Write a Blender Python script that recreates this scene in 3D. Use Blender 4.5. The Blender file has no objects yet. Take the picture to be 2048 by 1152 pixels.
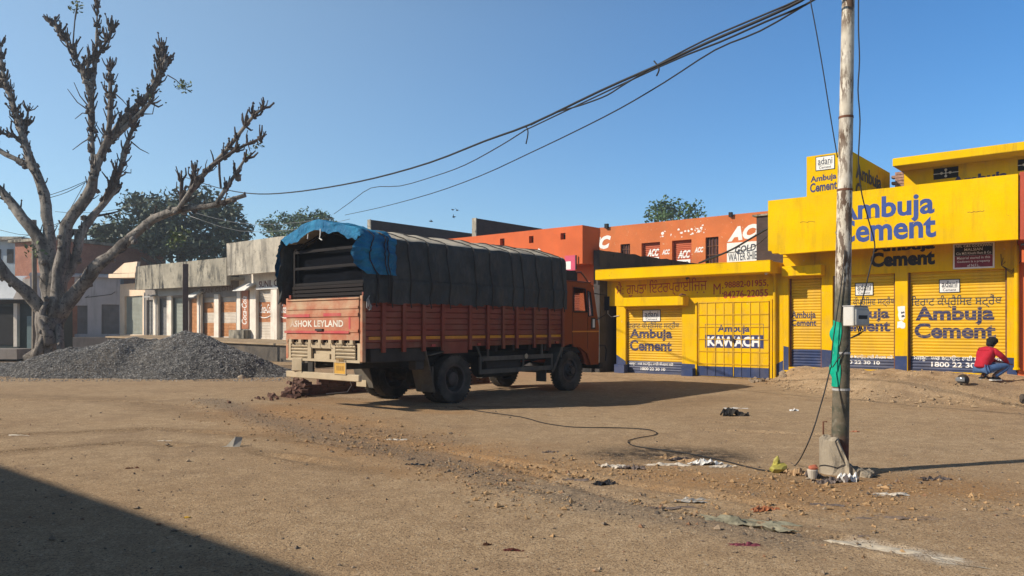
import bpy, bmesh, math, random
import numpy as np
from mathutils import Vector, Matrix, noise as mnoise
from mathutils.geometry import tessellate_polygon
R = math.radians
rnd = random.Random(7)
SC = bpy.context.scene
COL = SC.collection

# ------------------------------------------------------------------ camera
F, HZ, CZ = 1541.0, 655.0, 1.6            # focal length in photo pixels, horizon row, eye height
cd = bpy.data.cameras.new('camera'); cam = bpy.data.objects.new('camera', cd); COL.objects.link(cam)
cam.location = (0, 0, CZ); cam.rotation_euler = (R(90), 0, 0)
cd.sensor_width = 36.0; cd.lens = 36.0*F/2048.0; cd.shift_y = (HZ-576.0)/2048.0
cd.clip_start = 0.05; cd.clip_end = 5000
SC.camera = cam
# ------------------------------------------------------------------ sky and sun
SUN_EL = 31.0
SUN_DIR = Vector((0.956*math.cos(R(SUN_EL)), 0.293*math.cos(R(SUN_EL)), -math.sin(R(SUN_EL))))
world = bpy.data.worlds.new('World'); SC.world = world; world.use_nodes = True
wn = world.node_tree; bg = wn.nodes['Background']
sky = wn.nodes.new('ShaderNodeTexSky'); sky.sky_type = 'NISHITA'; sky.sun_disc = False
sky.sun_elevation = R(SUN_EL); sky.sun_rotation = math.atan2(-0.956, -0.293)
sky.altitude = 0; sky.air_density = 1.0; sky.dust_density = 0.3; sky.ozone_density = 6.0
# pale dust haze on the sun's side of the sky (a property of the sky by world direction)
geo = wn.nodes.new('ShaderNodeTexCoord'); dot = wn.nodes.new('ShaderNodeVectorMath'); dot.operation = 'DOT_PRODUCT'
wn.links.new(geo.outputs['Generated'], dot.inputs[0]); dot.inputs[1].default_value = (-0.956, -0.293, 0)
mr = wn.nodes.new('ShaderNodeMapRange'); mr.interpolation_type = 'SMOOTHSTEP'; wn.links.new(dot.outputs['Value'], mr.inputs[0])
for i_, x_ in zip((1, 2, 3, 4), (-0.85, 0.45, 0.0, 1.0)): mr.inputs[i_].default_value = x_
hz = wn.nodes.new('ShaderNodeMixRGB'); hz.blend_type = 'ADD'; wn.links.new(mr.outputs[0], hz.inputs[0]); hs = wn.nodes.new('ShaderNodeHueSaturation'); hs.inputs['Saturation'].default_value = 1.18; wn.links.new(sky.outputs[0], hs.inputs['Color']); wn.links.new(hs.outputs[0], hz.inputs[1])
hz.inputs[2].default_value = (1.45, 1.5, 0.75, 1)
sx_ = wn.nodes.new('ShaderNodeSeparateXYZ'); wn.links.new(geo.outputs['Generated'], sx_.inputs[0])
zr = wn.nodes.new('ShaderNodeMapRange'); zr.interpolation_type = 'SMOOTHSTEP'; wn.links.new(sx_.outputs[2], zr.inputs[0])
for i_, x_ in zip((1, 2, 3, 4), (0.36, 0.68, 1.0, 0.18)): zr.inputs[i_].default_value = x_      # upper sky dimmed to deepen the shade below
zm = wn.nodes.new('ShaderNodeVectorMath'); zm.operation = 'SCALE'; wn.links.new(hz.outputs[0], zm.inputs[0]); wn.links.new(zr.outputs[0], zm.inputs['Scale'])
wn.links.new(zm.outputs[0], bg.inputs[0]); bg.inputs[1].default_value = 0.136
sl = bpy.data.lights.new('sun', 'SUN'); sl.energy = 5.0; sl.angle = R(0.55); sl.color = (1.0, 0.885, 0.725)
so = bpy.data.objects.new('sun', sl); COL.objects.link(so); so.rotation_euler = SUN_DIR.to_track_quat('-Z', 'Y').to_euler()
SC.view_settings.view_transform = 'Standard'; SC.view_settings.look = 'None'
SC.view_settings.exposure = 0.2; SC.view_settings.gamma = 1.0
SC.cycles.max_bounces = 6; SC.cycles.diffuse_bounces = 3; SC.cycles.transparent_max_bounces = 8

# ------------------------------------------------------------------ frames
# street frame: a runs along the shop fronts (to the right), n runs away from the camera into the shops
AX = math.atan2(1299.0, F)
VX, VY = math.sin(AX), math.cos(AX)
WX, WY = VY, -VX
def S2W(a, n, z=0.0): return (a*WX+n*VX, a*WY+n*VY, z)
def W2S(x, y): return (x*WX+y*WY, x*VX+y*VY)
def fa(px, py, n):                         # photo pixel seen on the plane n -> (a, z)
    r = (px-1024.0)/F
    a = n*(r*VY-VX)/(WX-r*WY)
    d = n*VY+a*WY
    return a, CZ-(py-HZ)/F*d
def fA(px, n): return fa(px, HZ, n)[0]
def fn(px, py, a):                         # photo pixel seen on the plane a -> (n, z)
    r = (px-1024.0)/F
    n = a*(r*WY-WX)/(VX-r*VY)
    return n, CZ-(py-HZ)/F*(n*VY+a*WY)
def gp(px, py, z=0.0):                     # photo pixel on the ground -> x, y
    d = F*(CZ-z)/(py-HZ); return ((px-1024.0)/F*d, d)
def pw(px, py, d): return ((px-1024.0)/F*d, d, CZ-(py-HZ)/F*d)

BASE = {}
def thing(name, label, cat, base, frame='S', group=None, rot=0.0, local=False):
    o = bpy.data.objects.new(name, None); COL.objects.link(o); o.empty_display_size = .2
    o.location = S2W(*base) if frame == 'S' else base
    o.rotation_euler = (0, 0, (-AX if frame == 'S' else 0)+rot)
    o['label'] = label; o['category'] = cat
    if group: o['group'] = group
    BASE[o.name] = (0, 0, 0) if local else tuple(base)
    return o
def tag(o, label, cat=None, group=None, kind=None):
    o['label'] = label
    if cat: o['category'] = cat
    if group: o['group'] = group
    if kind: o['kind'] = kind
    return o

# ------------------------------------------------------------------ mesh builder
class MB:
    def __init__(s): s.v = []; s.f = []; s.m = []; s.mi = 0
    def add(s, vs, fs):
        k = len(s.v); s.v.extend([tuple(p) for p in vs])
        for f in fs: s.f.append([k+i for i in f]); s.m.append(s.mi)
        return s
    def box(s, x0, x1, y0, y1, z0, z1, fn=None):
        vs = [(x, y, z) for z in (z0, z1) for y in (y0, y1) for x in (x0, x1)]
        if fn: vs = [fn(p) for p in vs]
        return s.add(vs, [(0, 2, 3, 1), (4, 5, 7, 6), (0, 1, 5, 4), (2, 6, 7, 3), (0, 4, 6, 2), (1, 3, 7, 5)])
    def obox(s, c, ax, ay, az):            # oriented box: centre and three half vectors
        c, ax, ay, az = map(Vector, (c, ax, ay, az))
        vs = [c+ax*i+ay*j+az*k for k in (-1, 1) for j in (-1, 1) for i in (-1, 1)]
        return s.add(vs, [(0, 2, 3, 1), (4, 5, 7, 6), (0, 1, 5, 4), (2, 6, 7, 3), (0, 4, 6, 2), (1, 3, 7, 5)])
    def tube(s, pts, r, seg=8, cap=True, wob=0.0):
        pts = [Vector(p) for p in pts]; n = len(pts)
        rs = r if isinstance(r, (list, tuple)) else [r]*n
        t0 = (pts[1]-pts[0]).normalized()
        u = t0.orthogonal().normalized(); vs = []
        for i in range(n):
            t = (pts[min(i+1, n-1)]-pts[max(i-1, 0)])
            t = t.normalized() if t.length > 1e-9 else t0
            u = (u-t*u.dot(t)); u = u.normalized() if u.length > 1e-6 else t.orthogonal().normalized()
            w = t.cross(u)
            for k in range(seg):
                a = 2*math.pi*k/seg
                rr = rs[i]*(1+wob*mnoise.noise(pts[i]*1.7+Vector((math.cos(a), math.sin(a), 0))*1.3)) if wob else rs[i]
                vs.append(pts[i]+(u*math.cos(a)+w*math.sin(a))*rr)
        fs = [(i*seg+k, i*seg+(k+1) % seg, (i+1)*seg+(k+1) % seg, (i+1)*seg+k) for i in range(n-1) for k in range(seg)]
        if cap: fs += [tuple(range(seg))[::-1], tuple((n-1)*seg+k for k in range(seg))]
        return s.add(vs, fs)
    def lathe(s, prof, c=(0, 0, 0), seg=24, axis='z', closed=False):
        vs = []; n = len(prof)
        for k in range(seg):
            a = 2*math.pi*k/seg; ca, sa = math.cos(a), math.sin(a)
            for r, h in prof:
                if axis == 'z': p = (c[0]+r*ca, c[1]+r*sa, c[2]+h)
                elif axis == 'x': p = (c[0]+h, c[1]+r*ca, c[2]+r*sa)
                else: p = (c[0]+r*sa, c[1]+h, c[2]+r*ca)
                vs.append(p)
        m = n if closed else n-1
        fs = [(k*n+i, ((k+1) % seg)*n+i, ((k+1) % seg)*n+(i+1) % n, k*n+(i+1) % n) for k in range(seg) for i in range(m)]
        return s.add(vs, fs)
    def plate(s, outer, holes, fn, t0=0.0, t1=1.0):   # polygon with holes, fn(u,v,t) -> point
        loops = [[Vector((p[0], p[1], 0)) for p in outer]]+[[Vector((p[0], p[1], 0)) for p in h] for h in holes]
        flat = [p for l in loops for p in l]; n = len(flat)
        tris = tessellate_polygon(loops)
        vs = [fn(p.x, p.y, t0) for p in flat]+[fn(p.x, p.y, t1) for p in flat]
        fs = [tuple(t) for t in tris]+[(t[2]+n, t[1]+n, t[0]+n) for t in tris]
        o = 0
        for l in loops:
            m = len(l)
            fs += [(o+i, o+(i+1) % m, n+o+(i+1) % m, n+o+i) for i in range(m)]
            o += m
        return s.add(vs, fs)
    def grid(s, nu, nv, fn, wrap=False):
        vs = [fn(i/(nu-1.0), j/(nv-1.0)) for j in range(nv) for i in range(nu)]
        fs = [(j*nu+i, j*nu+i+1, (j+1)*nu+i+1, (j+1)*nu+i) for j in range(nv-1) for i in range(nu-1)]
        return s.add(vs, fs)
    def blob(s, c, r, sub=2, nz=.2, sc=3.0, seed=0):
        bm = bmesh.new(); bmesh.ops.create_icosphere(bm, subdivisions=sub, radius=1)
        r = r if isinstance(r, (tuple, list)) else (r, r, r)
        vs = []
        for v in bm.verts:
            k = 1+nz*mnoise.noise(v.co*sc*.6+Vector((seed*3.1, seed*1.7, seed)))
            vs.append((c[0]+v.co.x*r[0]*k, c[1]+v.co.y*r[1]*k, c[2]+v.co.z*r[2]*k))
        fs = [[v.index for v in f.verts] for f in bm.faces]; bm.free()
        return s.add(vs, fs)
    def build(s, name, mats, parent=None, smooth=False, label=None, recalc=True, base=None, bevel=0.0):
        b = base if base is not None else (BASE[parent.name] if parent else (0, 0, 0))
        me = bpy.data.meshes.new(name)
        me.from_pydata([(p[0]-b[0], p[1]-b[1], p[2]-b[2]) for p in s.v], [], s.f)
        mats = mats if isinstance(mats, (list, tuple)) else [mats]
        for m in mats: me.materials.append(m)
        if len(mats) > 1: me.polygons.foreach_set('material_index', s.m)
        if recalc or bevel:
            bm = bmesh.new(); bm.from_mesh(me)
            if bevel:
                es = [e for e in bm.edges if len(e.link_faces) == 2 and e.calc_face_angle(0) > R(40)]
                bmesh.ops.bevel(bm, geom=es, offset=bevel, segments=1, affect='EDGES', clamp_overlap=True)
            bmesh.ops.recalc_face_normals(bm, faces=bm.faces); bm.to_mesh(me); bm.free()
        if smooth: me.polygons.foreach_set('use_smooth', [True]*len(me.polygons))
        o = bpy.data.objects.new(name, me); COL.objects.link(o)
        if parent: o.parent = parent
        BASE[o.name] = b
        if label: o['label'] = label
        return o
def solo(name, mb, mat, label, cat, base, frame='S', group=None, smooth=False, kind=None, local=False, rot=0.0, bevel=0.0):
    o = mb.build(name, mat, None, smooth, base=(0, 0, 0) if local else base, bevel=bevel)
    o.location = S2W(*base) if frame == 'S' else base
    o.rotation_euler = (0, 0, (-AX if frame == 'S' else 0)+rot)
    return tag(o, label, cat, group, kind)
def rect(x0, x1, z0, z1): return [(x0, z0), (x1, z0), (x1, z1), (x0, z1)]

# ------------------------------------------------------------------ materials
class N:
    def __init__(s, name):
        s.mat = bpy.data.materials.new(name); s.mat.use_nodes = True
        s.t = s.mat.node_tree; s.b = s.t.nodes['Principled BSDF']
        tc = s.t.nodes.new('ShaderNodeTexCoord'); s.obj = tc.outputs['Object']; s.gen = tc.outputs['Generated']
    def new(s, k): return s.t.nodes.new('ShaderNode'+k)
    def link(s, a, b): s.t.links.new(a, b)
    def map(s, scale=(1, 1, 1), rot=(0, 0, 0), src=None):
        m = s.new('Mapping'); s.link(src or s.obj, m.inputs[0]); m.inputs['Scale'].default_value = scale; m.inputs['Rotation'].default_value = rot
        return m.outputs[0]
    def noise(s, sc, det=4, rough=.55, vec=None, dist=0.0):
        n = s.new('TexNoise'); s.link(vec or s.obj, n.inputs['Vector'])
        n.inputs['Scale'].default_value = sc; n.inputs['Detail'].default_value = det; n.inputs['Roughness'].default_value = rough; n.inputs['Distortion'].default_value = dist
        return n.outputs[0]
    def vor(s, sc, vec=None, out='Distance', feat='F1'):
        n = s.new('TexVoronoi'); n.feature = feat; s.link(vec or s.obj, n.inputs['Vector']); n.inputs['Scale'].default_value = sc
        return n.outputs[out]
    def ramp(s, f, a, b, v0=0.0, v1=1.0):
        m = s.new('MapRange'); m.interpolation_type = 'SMOOTHSTEP'; s.link(f, m.inputs[0])
        for i, x in zip((1, 2, 3, 4), (a, b, v0, v1)): m.inputs[i].default_value = x
        return m.outputs[0]
    def math(s, op, a, b=0.0):
        m = s.new('Math'); m.operation = op
        for i, x in ((0, a), (1, b)):
            if hasattr(x, 'links'): s.link(x, m.inputs[i])
            else: m.inputs[i].default_value = x
        return m.outputs[0]
    def mix(s, f, a, b, mode='MIX'):
        m = s.new('MixRGB'); m.blend_type = mode
        for i, x in enumerate((f, a, b)):
            if hasattr(x, 'links'): s.link(x, m.inputs[i])
            elif i == 0: m.inputs[0].default_value = x
            else: m.inputs[i].default_value = (x[0], x[1], x[2], 1)
        return m.outputs[0]
    def bump(s, h, strength=.3, dist=.02):
        b = s.new('Bump'); s.link(h, b.inputs['Height']); b.inputs['Strength'].default_value = strength; b.inputs['Distance'].default_value = dist
        s.link(b.outputs[0], s.b.inputs['Normal']); return b
    def out(s, col, rough=.8, metal=0.0, spec=.3):
        if hasattr(col, 'links'): s.link(col, s.b.inputs['Base Color'])
        else: s.b.inputs['Base Color'].default_value = (*col, 1)
        if hasattr(rough, 'links'): s.link(rough, s.b.inputs['Roughness'])
        else: s.b.inputs['Roughness'].default_value = rough
        s.b.inputs['Metallic'].default_value = metal; s.b.inputs['Specular IOR Level'].default_value = spec
        return s.mat
def k3(c, k): return tuple(min(1, x*k) for x in c)
def paint(name, c, rough=.75, var=.12, sc=1.3, streak=0.0, streakc=(.05, .045, .04), dust=0.0, dustc=(.34, .26, .17), chip=0.0, chipc=(.5, .48, .44), bump=.12, bs=55, bd=.01, metal=0.0, spec=.3, stretch=(3.5, 3.5, .45), seed=0.0):
    n = N(name)
    v = n.map((1, 1, 1))
    v.node.inputs['Location'].default_value = (seed, seed*1.3, seed*.7)
    col = n.mix(n.ramp(n.noise(sc, 6, .6, v), .3, .7), k3(c, 1-var), k3(c, 1+var))
    col = n.mix(n.ramp(n.noise(22, 3, .6, v), .35, .8, 0, .35), col, k3(c, 1-var*1.6))
    if streak:
        sv = n.map(stretch); f = n.ramp(n.noise(1.0, 7, .65, sv), .46, .72)
        f = n.math('MULTIPLY', f, n.ramp(n.noise(.8, 3, .5, v), .3, .62)); col = n.mix(n.math('MULTIPLY', f, streak), col, streakc)
    if dust:
        f = n.ramp(n.noise(1.6, 8, .68, v), .38, .68); col = n.mix(n.math('MULTIPLY', f, dust), col, dustc)
    if chip:
        f = n.ramp(n.noise(7, 9, .7, v), .66-.16*chip, .69-.16*chip); col = n.mix(n.math('MULTIPLY', f, .9), col, chipc)
    if bump: n.bump(n.noise(bs, 5, .65, v), bump, bd)
    return n.out(col, rough, metal, spec)
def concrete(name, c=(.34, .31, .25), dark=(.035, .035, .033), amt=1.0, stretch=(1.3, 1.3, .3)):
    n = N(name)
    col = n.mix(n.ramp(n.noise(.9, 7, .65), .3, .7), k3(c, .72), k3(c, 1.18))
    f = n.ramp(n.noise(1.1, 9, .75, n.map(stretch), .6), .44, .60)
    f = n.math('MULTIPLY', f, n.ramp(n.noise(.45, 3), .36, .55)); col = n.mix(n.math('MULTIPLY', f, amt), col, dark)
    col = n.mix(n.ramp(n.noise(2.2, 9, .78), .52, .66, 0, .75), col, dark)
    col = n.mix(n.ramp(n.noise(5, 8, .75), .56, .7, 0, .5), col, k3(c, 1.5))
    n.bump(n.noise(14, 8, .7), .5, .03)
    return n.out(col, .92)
def brick(name, c1=(.26, .09, .055), c2=(.17, .06, .045), mortar=(.22, .19, .16), sc=4.2):
    n = N(name); sp = n.new('SeparateXYZ'); n.link(n.obj, sp.inputs[0]); cb = n.new('CombineXYZ')
    n.link(n.math('ADD', sp.outputs[0], sp.outputs[1]), cb.inputs[0]); n.link(sp.outputs[2], cb.inputs[1])
    b = n.new('TexBrick'); n.link(cb.outputs[0], b.inputs[0]); b.inputs['Scale'].default_value = sc
    b.inputs['Color1'].default_value = (*c1, 1); b.inputs['Color2'].default_value = (*c2, 1); b.inputs['Mortar'].default_value = (*mortar, 1)
    b.inputs['Mortar Size'].default_value = .018
    col = n.mix(n.ramp(n.noise(2, 6, .6), .35, .7, 0, .5), b.outputs[0], k3(c1, .5))
    n.bump(b.outputs['Fac'], -.4, .02)
    return n.out(col, .9)
def plain(name, c, rough=.6, metal=0.0, spec=.4): return N(name).out(c, rough, metal, spec)

M = {}
YEL = (.73, .435, .0)
M['yellow'] = paint('yellow wall paint', YEL, .72, .10, .9, streak=.65, streakc=(.26, .15, .03), dust=.16, dustc=(.5, .36, .14), chip=.12, chipc=(.55, .42, .2), bump=.25, spec=0)
M['yellow_fascia'] = paint('yellow fascia paint', (.74, .455, .0), .8, .10, .7, streak=.6, streakc=(.34, .19, .02), dust=.08, dustc=(.5, .38, .12), chip=.06, chipc=(.4, .26, .05), bump=.3, bs=12, bd=.02, spec=0)
M['yellow_shutter'] = paint('yellow shutter paint', (.66, .385, .006), .6, .1, 1.2, dust=.2, dustc=(.45, .31, .12), streak=.45, streakc=(.42, .25, .03), bump=.05)
M['blue_dado'] = paint('blue dado paint', (.018, .038, .12), .6, .2, 2, dust=.22, dustc=(.2, .17, .14), bump=.15)
M['blue_shutter'] = paint('grey blue shutter paint', (.05, .065, .13), .5, .2, 2, dust=.3, dustc=(.2, .18, .16), bump=.05)
M['blue_text'] = paint('blue lettering paint', (.028, .034, .12), .6, .22, 4, bump=0)
_n = N('slat worn blue lettering'); _s = _n.new('SeparateXYZ'); _n.link(_n.obj, _s.inputs[0]); _f = _n.math('FRACT', _n.math('DIVIDE', _s.outputs[2], .085))
_w = _n.math('MULTIPLY', _n.ramp(_f, .42, .12), _n.ramp(_n.noise(5, 5, .7), .34, .6, .25, .95))
_c = _n.mix(_n.ramp(_n.noise(4, 5), .3, .7), (.022, .026, .075), (.045, .048, .12)); _c = _n.mix(_w, _c, (.36, .26, .15)); _c = _n.mix(_n.ramp(_n.noise(16, 6, .7), .60, .66, 0, .8), _c, (.5, .3, .02))
M['blue_shut_text'] = _n.out(_c, .65, 0, .1)
M['blue_text_bold'] = paint('bright blue lettering paint', (.024, .058, .24), .6, .12, 3, bump=0)
M['black_text'] = plain('black lettering paint', (.012, .013, .02), .6)
M['dark_text'] = plain('dark slate lettering paint', (.03, .04, .06), .6)
M['white_text'] = paint('white lettering paint', (.75, .74, .72), .7, .08, 4, bump=0)
M['red_text'] = paint('brick red lettering paint', (.36, .05, .025), .7, .2, 4, bump=0)
M['white'] = paint('white paint', (.72, .71, .68), .6, .08, 3, bump=.05)
M['orange'] = paint('orange wall paint', (.58, .12, .035), .8, .12, .8, streak=.3, streakc=(.35, .13, .06), bump=.2)
M['orange_old'] = paint('weathered orange wall paint', (.55, .15, .045), .85, .16, .7, streak=.35, streakc=(.35, .2, .08), chip=.3, chipc=(.58, .40, .26), bump=.2)
M['orange_shutter'] = paint('orange shutter paint', (.42, .09, .035), .6, .1, 2, bump=.05)
M['red'] = paint('red wall paint', (.38, .07, .04), .8, .15, 1, streak=.3, bump=.2)
M['maroon'] = paint('maroon board', (.2, .03, .05), .6, .2, 3, bump=.05)
M['pink'] = paint('pink poster', (.55, .07, .14), .6, .1, 2, bump=.03)
M['shade_plaster'] = concrete('dark shade plaster', (.07, .062, .06), (.02, .02, .02), .9)  # dark plaster with the side wall's shade in its colour
M['shade_brick'] = brick('shade dark brick', (.085, .055, .05), (.06, .042, .04), (.05, .045, .04))  # brick colour taken down for faces that lie in shade
M['brick'] = brick('red brick', (.34, .13, .08), (.26, .09, .06), (.3, .25, .2))
M['concrete'] = concrete('stained concrete')
M['concrete_light'] = concrete('pale stained concrete', (.45, .41, .34), (.07, .065, .06), .75)
M['cream'] = paint('cream wash', (.74, .58, .43), .85, .1, 1, streak=.4, streakc=(.25, .2, .15), bump=.2)
M['lilac'] = paint('faded lilac wash', (.42, .40, .43), .9, .12, .8, streak=.6, streakc=(.1, .1, .1), bump=.2)
M['pale_pillar'] = paint('whitewashed pillar', (.72, .66, .58), .85, .12, 2, streak=.5, streakc=(.18, .15, .12), bump=.2)
M['grey_wall'] = paint('grey plaster', (.25, .23, .22), .9, .15, 1.2, streak=.6, bump=.2)
M['shutter_grey'] = paint('grey green shutter', (.26, .28, .25), .5, .12, 1.5, streak=.4, streakc=(.12, .11, .09), bump=.05)
M['shutter_steel'] = paint('dull steel shutter', (.2, .2, .2), .5, .12, 1.5, streak=.5, streakc=(.1, .08, .06), bump=.05)
M['shutter_white'] = paint('dirty white shutter', (.55, .49, .42), .6, .1, 1.5, streak=.4, streakc=(.3, .22, .14), bump=.05)
M['ad_orange'] = paint('faded orange advert paint', (.44, .20, .08), .7, .2, 2.5, chip=.4, chipc=(.5, .4, .27), bump=.05)
M['dark_in'] = plain('dark interior', (.02, .02, .022), .9)
M['dark_metal'] = paint('dark iron', (.05, .045, .045), .6, .2, 5, bump=.05, metal=.3)
M['rust'] = paint('rusty iron', (.16, .07, .04), .85, .3, 6, bump=.2)
M['pvc'] = plain('grey plastic pipe', (.4, .4, .4), .5)
M['cable'] = plain('black cable', (.015, .015, .017), .6)
M['glass'] = N('window glass').out((.05, .06, .06), .06, 0, .6)
M['glass'].node_tree.nodes['Principled BSDF'].inputs['Transmission Weight'].default_value = .75
M['glass'].node_tree.nodes['Principled BSDF'].inputs['Base Color'].default_value = (.75, .8, .8, 1)
M['glass'].node_tree.nodes['Principled BSDF'].inputs['IOR'].default_value = 1.02

# ------------------------------------------------------------------ lettering
def text_mesh(txt, bold=0.0, shear=0.0, spacing=1.0, line=1.0, align='LEFT'):
    c = bpy.data.curves.new('lettering', 'FONT'); c.body = txt; c.offset = bold; c.shear = shear
    c.space_character = spacing; c.space_line = line; c.resolution_u = 3; c.align_x = align
    o = bpy.data.objects.new('lettering', c); COL.objects.link(o)
    me = bpy.data.meshes.new_from_object(o.evaluated_get(bpy.context.evaluated_depsgraph_get()))
    bpy.data.objects.remove(o); bpy.data.curves.remove(c)
    return me
def lettering(parent, txt, box, plane, mat, bold=0.0, shear=0.0, conform=None, axis='n', line=1.0, spacing=1.0, lift=.004, turn=False, warp=None, name='lettering', align='LEFT', skew=0.0):
    """fit flat painted letters into box (u0,u1,z0,z1) on plane; conform(z) follows a corrugated surface"""
    me = text_mesh(txt, bold, shear, spacing, line, align)
    bm = bmesh.new(); bm.from_mesh(me); bpy.data.meshes.remove(me)
    if not bm.verts: bm.free(); return None
    if turn:
        for v in bm.verts: v.co = Vector((-v.co.y, v.co.x, 0))
    xs = [v.co.x for v in bm.verts]; ys = [v.co.y for v in bm.verts]
    x0, x1, y0, y1 = min(xs), max(xs), min(ys), max(ys); u0, u1, z0, z1 = box
    for v in bm.verts:
        u = (v.co.x-x0)/max(x1-x0, 1e-6); w = (v.co.y-y0)/max(y1-y0, 1e-6)
        v.co = Vector((u0+(u1-u0)*u, 0, z0+(z1-z0)*w+skew*(u-.5)))
    if conform:
        step = conform.step
        k0 = math.floor(z0/step); k1 = math.ceil(z1/step)
        for k in range(k0, k1+1):
            bmesh.ops.bisect_plane(bm, geom=bm.verts[:]+bm.edges[:]+bm.faces[:], plane_co=(0, 0, k*step), plane_no=(0, 0, 1), dist=1e-5)
    b = BASE[parent.name]
    for v in bm.verts:
        off = (conform(v.co.z) if conform else 0)-lift
        if axis == 'n': v.co = Vector((v.co.x-b[0], plane+off-b[1], v.co.z-b[2]))
        else: v.co = Vector((plane-off-b[0], v.co.x-b[1], v.co.z-b[2]))
    me = bpy.data.meshes.new(name); bm.to_mesh(me); bm.free(); me.materials.append(mat)
    o = bpy.data.objects.new(name, me); COL.objects.link(o); o.parent = parent; BASE[o.name] = b
    return o
def pxbox(px0, px1, pt, pb, n):
    a0, a1 = fA(px0, n), fA(px1, n); pc = (px0+px1)/2.0
    return (a0, a1, fa(pc, pb, n)[1], fa(pc, pt, n)[1])
PITCH = .085
def slat(z):
    t = (z/PITCH) % 1.0
    return -.022*math.sin(math.pi*min(1.0, t*1.0))**.6 if 0 < t < 1 else 0.0
slat.step = PITCH/6.0
def shutter(root, a0, a1, n, z0, z1, mat, band=None, zb=None, name='shutter', bar=True):
    mb = MB(); st = slat.step; zs = [z0]; k = math.ceil((z0+1e-4)/st)
    while k*st < z1: zs.append(k*st); k += 1
    zs.append(z1)
    vs = []; fs = []
    for z in zs: vs += [(a0, n+slat(z), z), (a1, n+slat(z), z)]
    for i in range(len(zs)-1):
        mb_f = (2*i, 2*i+1, 2*i+3, 2*i+2); fs.append(mb_f)
    mb.v = vs; mb.f = [list(f) for f in fs]
    mb.m = [1 if (band and (zs[i]+zs[i+1])/2 < zb) else 0 for i in range(len(fs))]
    mats = [mat, band] if band else [mat]
    o = mb.build(name, mats, root, recalc=False)
    if bar:
        MB().box(a0+.01, a1-.01, n-.045, n-.024, z0-.02, z0+.07).build('bottom_bar', band or mat, o)
    return o
def body(root, a0, a1, n0, n1, z0, z1, mat, name='building_body'):
    return MB().box(a0, a1, n0, n1, z0, z1).build(name, mat, root)
def wall(root, a0, a1, z0, z1, n, holes, mat, thick=.3, name='front_wall', outer=None):
    return MB().plate(outer or rect(a0, a1, z0, z1), holes, lambda u, v, t: (u, n+t*thick, v)).build(name, mat, root)
# ------------------------------------------------------------------ ground
def sstep(x, a, b):
    t = np.clip((x-a)/(b-a), 0, 1); return t*t*(3-2*t)
def vnoise(x, y, seed=0):
    xi = np.floor(x).astype(np.int64); yi = np.floor(y).astype(np.int64); xf = x-xi; yf = y-yi
    def h(i, j):
        n = (i*374761393+j*668265263+seed*974711) & 0x7fffffff
        n = ((n ^ (n >> 13))*1274126177) & 0x7fffffff
        return ((n ^ (n >> 16)) & 0xffff)/65535.0
    u = xf*xf*(3-2*xf); v = yf*yf*(3-2*yf)
    return (h(xi, yi)*(1-u)+h(xi+1, yi)*u)*(1-v)+(h(xi, yi+1)*(1-u)+h(xi+1, yi+1)*u)*v
def fbm(x, y, oct=5, seed=0):
    s = 0; a = .5
    for i in range(oct): s = s+a*vnoise(x*2**i+17.3*i, y*2**i-9.1*i, seed+i); a *= .5
    return s
TOE_A = [-9.4, -8.6, -7.5, -5.0, -2.0, 5.0]; TOE_N = [23.6, 21.8, 20.2, 17.6, 18.4, 18.6]
def ground_h(x, y):
    x = np.asarray(x, float); y = np.asarray(y, float)
    a = x*WX+y*WY; n = x*VX+y*VY
    toe = np.interp(a, TOE_A, TOE_N)+.6*(fbm(x*.9, y*.9, 3, 3)-.5)
    m = .4*sstep(n-toe, -.2, 1.9)*sstep(a, -9.9, -8.6)
    near = sstep(y, 60, 25)
    rough = .022*(fbm(x*.22, y*.22, 3, 1)-.5)+.008*(fbm(x*4.1, y*4.1, 4, 2)-.5)*near+.012*np.clip(fbm(x*7.0, y*7.0, 3, 12)-.5, 0, 1)*near
    lumps = .03*np.clip(fbm(x*1.1, y*1.1, 3, 8)-.52, 0, 1)*near
    return m+rough+lumps+m*.62*(fbm(x*1.8, y*1.8, 4, 5)-.5)
def gh(x, y): return float(ground_h(x, y))
def gz(px, py):                            # photo pixel on the real (uneven) ground: walk along the sight line
    d = np.arange(3.0, 60.0, .02); x = (px-1024.0)/F*d; z = CZ-(py-HZ)/F*d
    k = int(np.argmax(z <= ground_h(x, d))); return float(x[k]), float(d[k]), gh(x[k], d[k])
def nonuni(parts):
    out = []
    for a, b, s in parts: out += list(np.arange(a, b-1e-6, s))
    return np.array(out+[parts[-1][1]])
gx = np.concatenate([-np.geomspace(3000, 31, 26), nonuni([(-30, -12, .25), (-12, 12, .075), (12, 30, .25)]), np.geomspace(31, 3000, 26)])
gy = np.concatenate([np.array([-400., -120, -40, -15, -5, 0, 2]), nonuni([(3, 12, .06), (12, 26, .1), (26, 60, .5)]), np.geomspace(61, 4500, 30)])
X, Y = np.meshgrid(gx, gy); Z = ground_h(X, Y)
nx, ny = len(gx), len(gy)
me = bpy.data.meshes.new('ground')
vco = np.stack([X.ravel(), Y.ravel(), Z.ravel()], 1).astype(np.float32)
idx = np.arange(nx*ny).reshape(ny, nx)
q = np.stack([idx[:-1, :-1], idx[:-1, 1:], idx[1:, 1:], idx[1:, :-1]], -1).reshape(-1, 4)
me.vertices.add(len(vco)); me.vertices.foreach_set('co', vco.ravel())
me.loops.add(q.size); me.loops.foreach_set('vertex_index', q.ravel().astype(np.int32))
me.polygons.add(len(q)); me.polygons.foreach_set('loop_start', np.arange(0, q.size, 4, dtype=np.int32))
me.polygons.foreach_set('use_smooth', np.ones(len(q), bool)); me.update()
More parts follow.
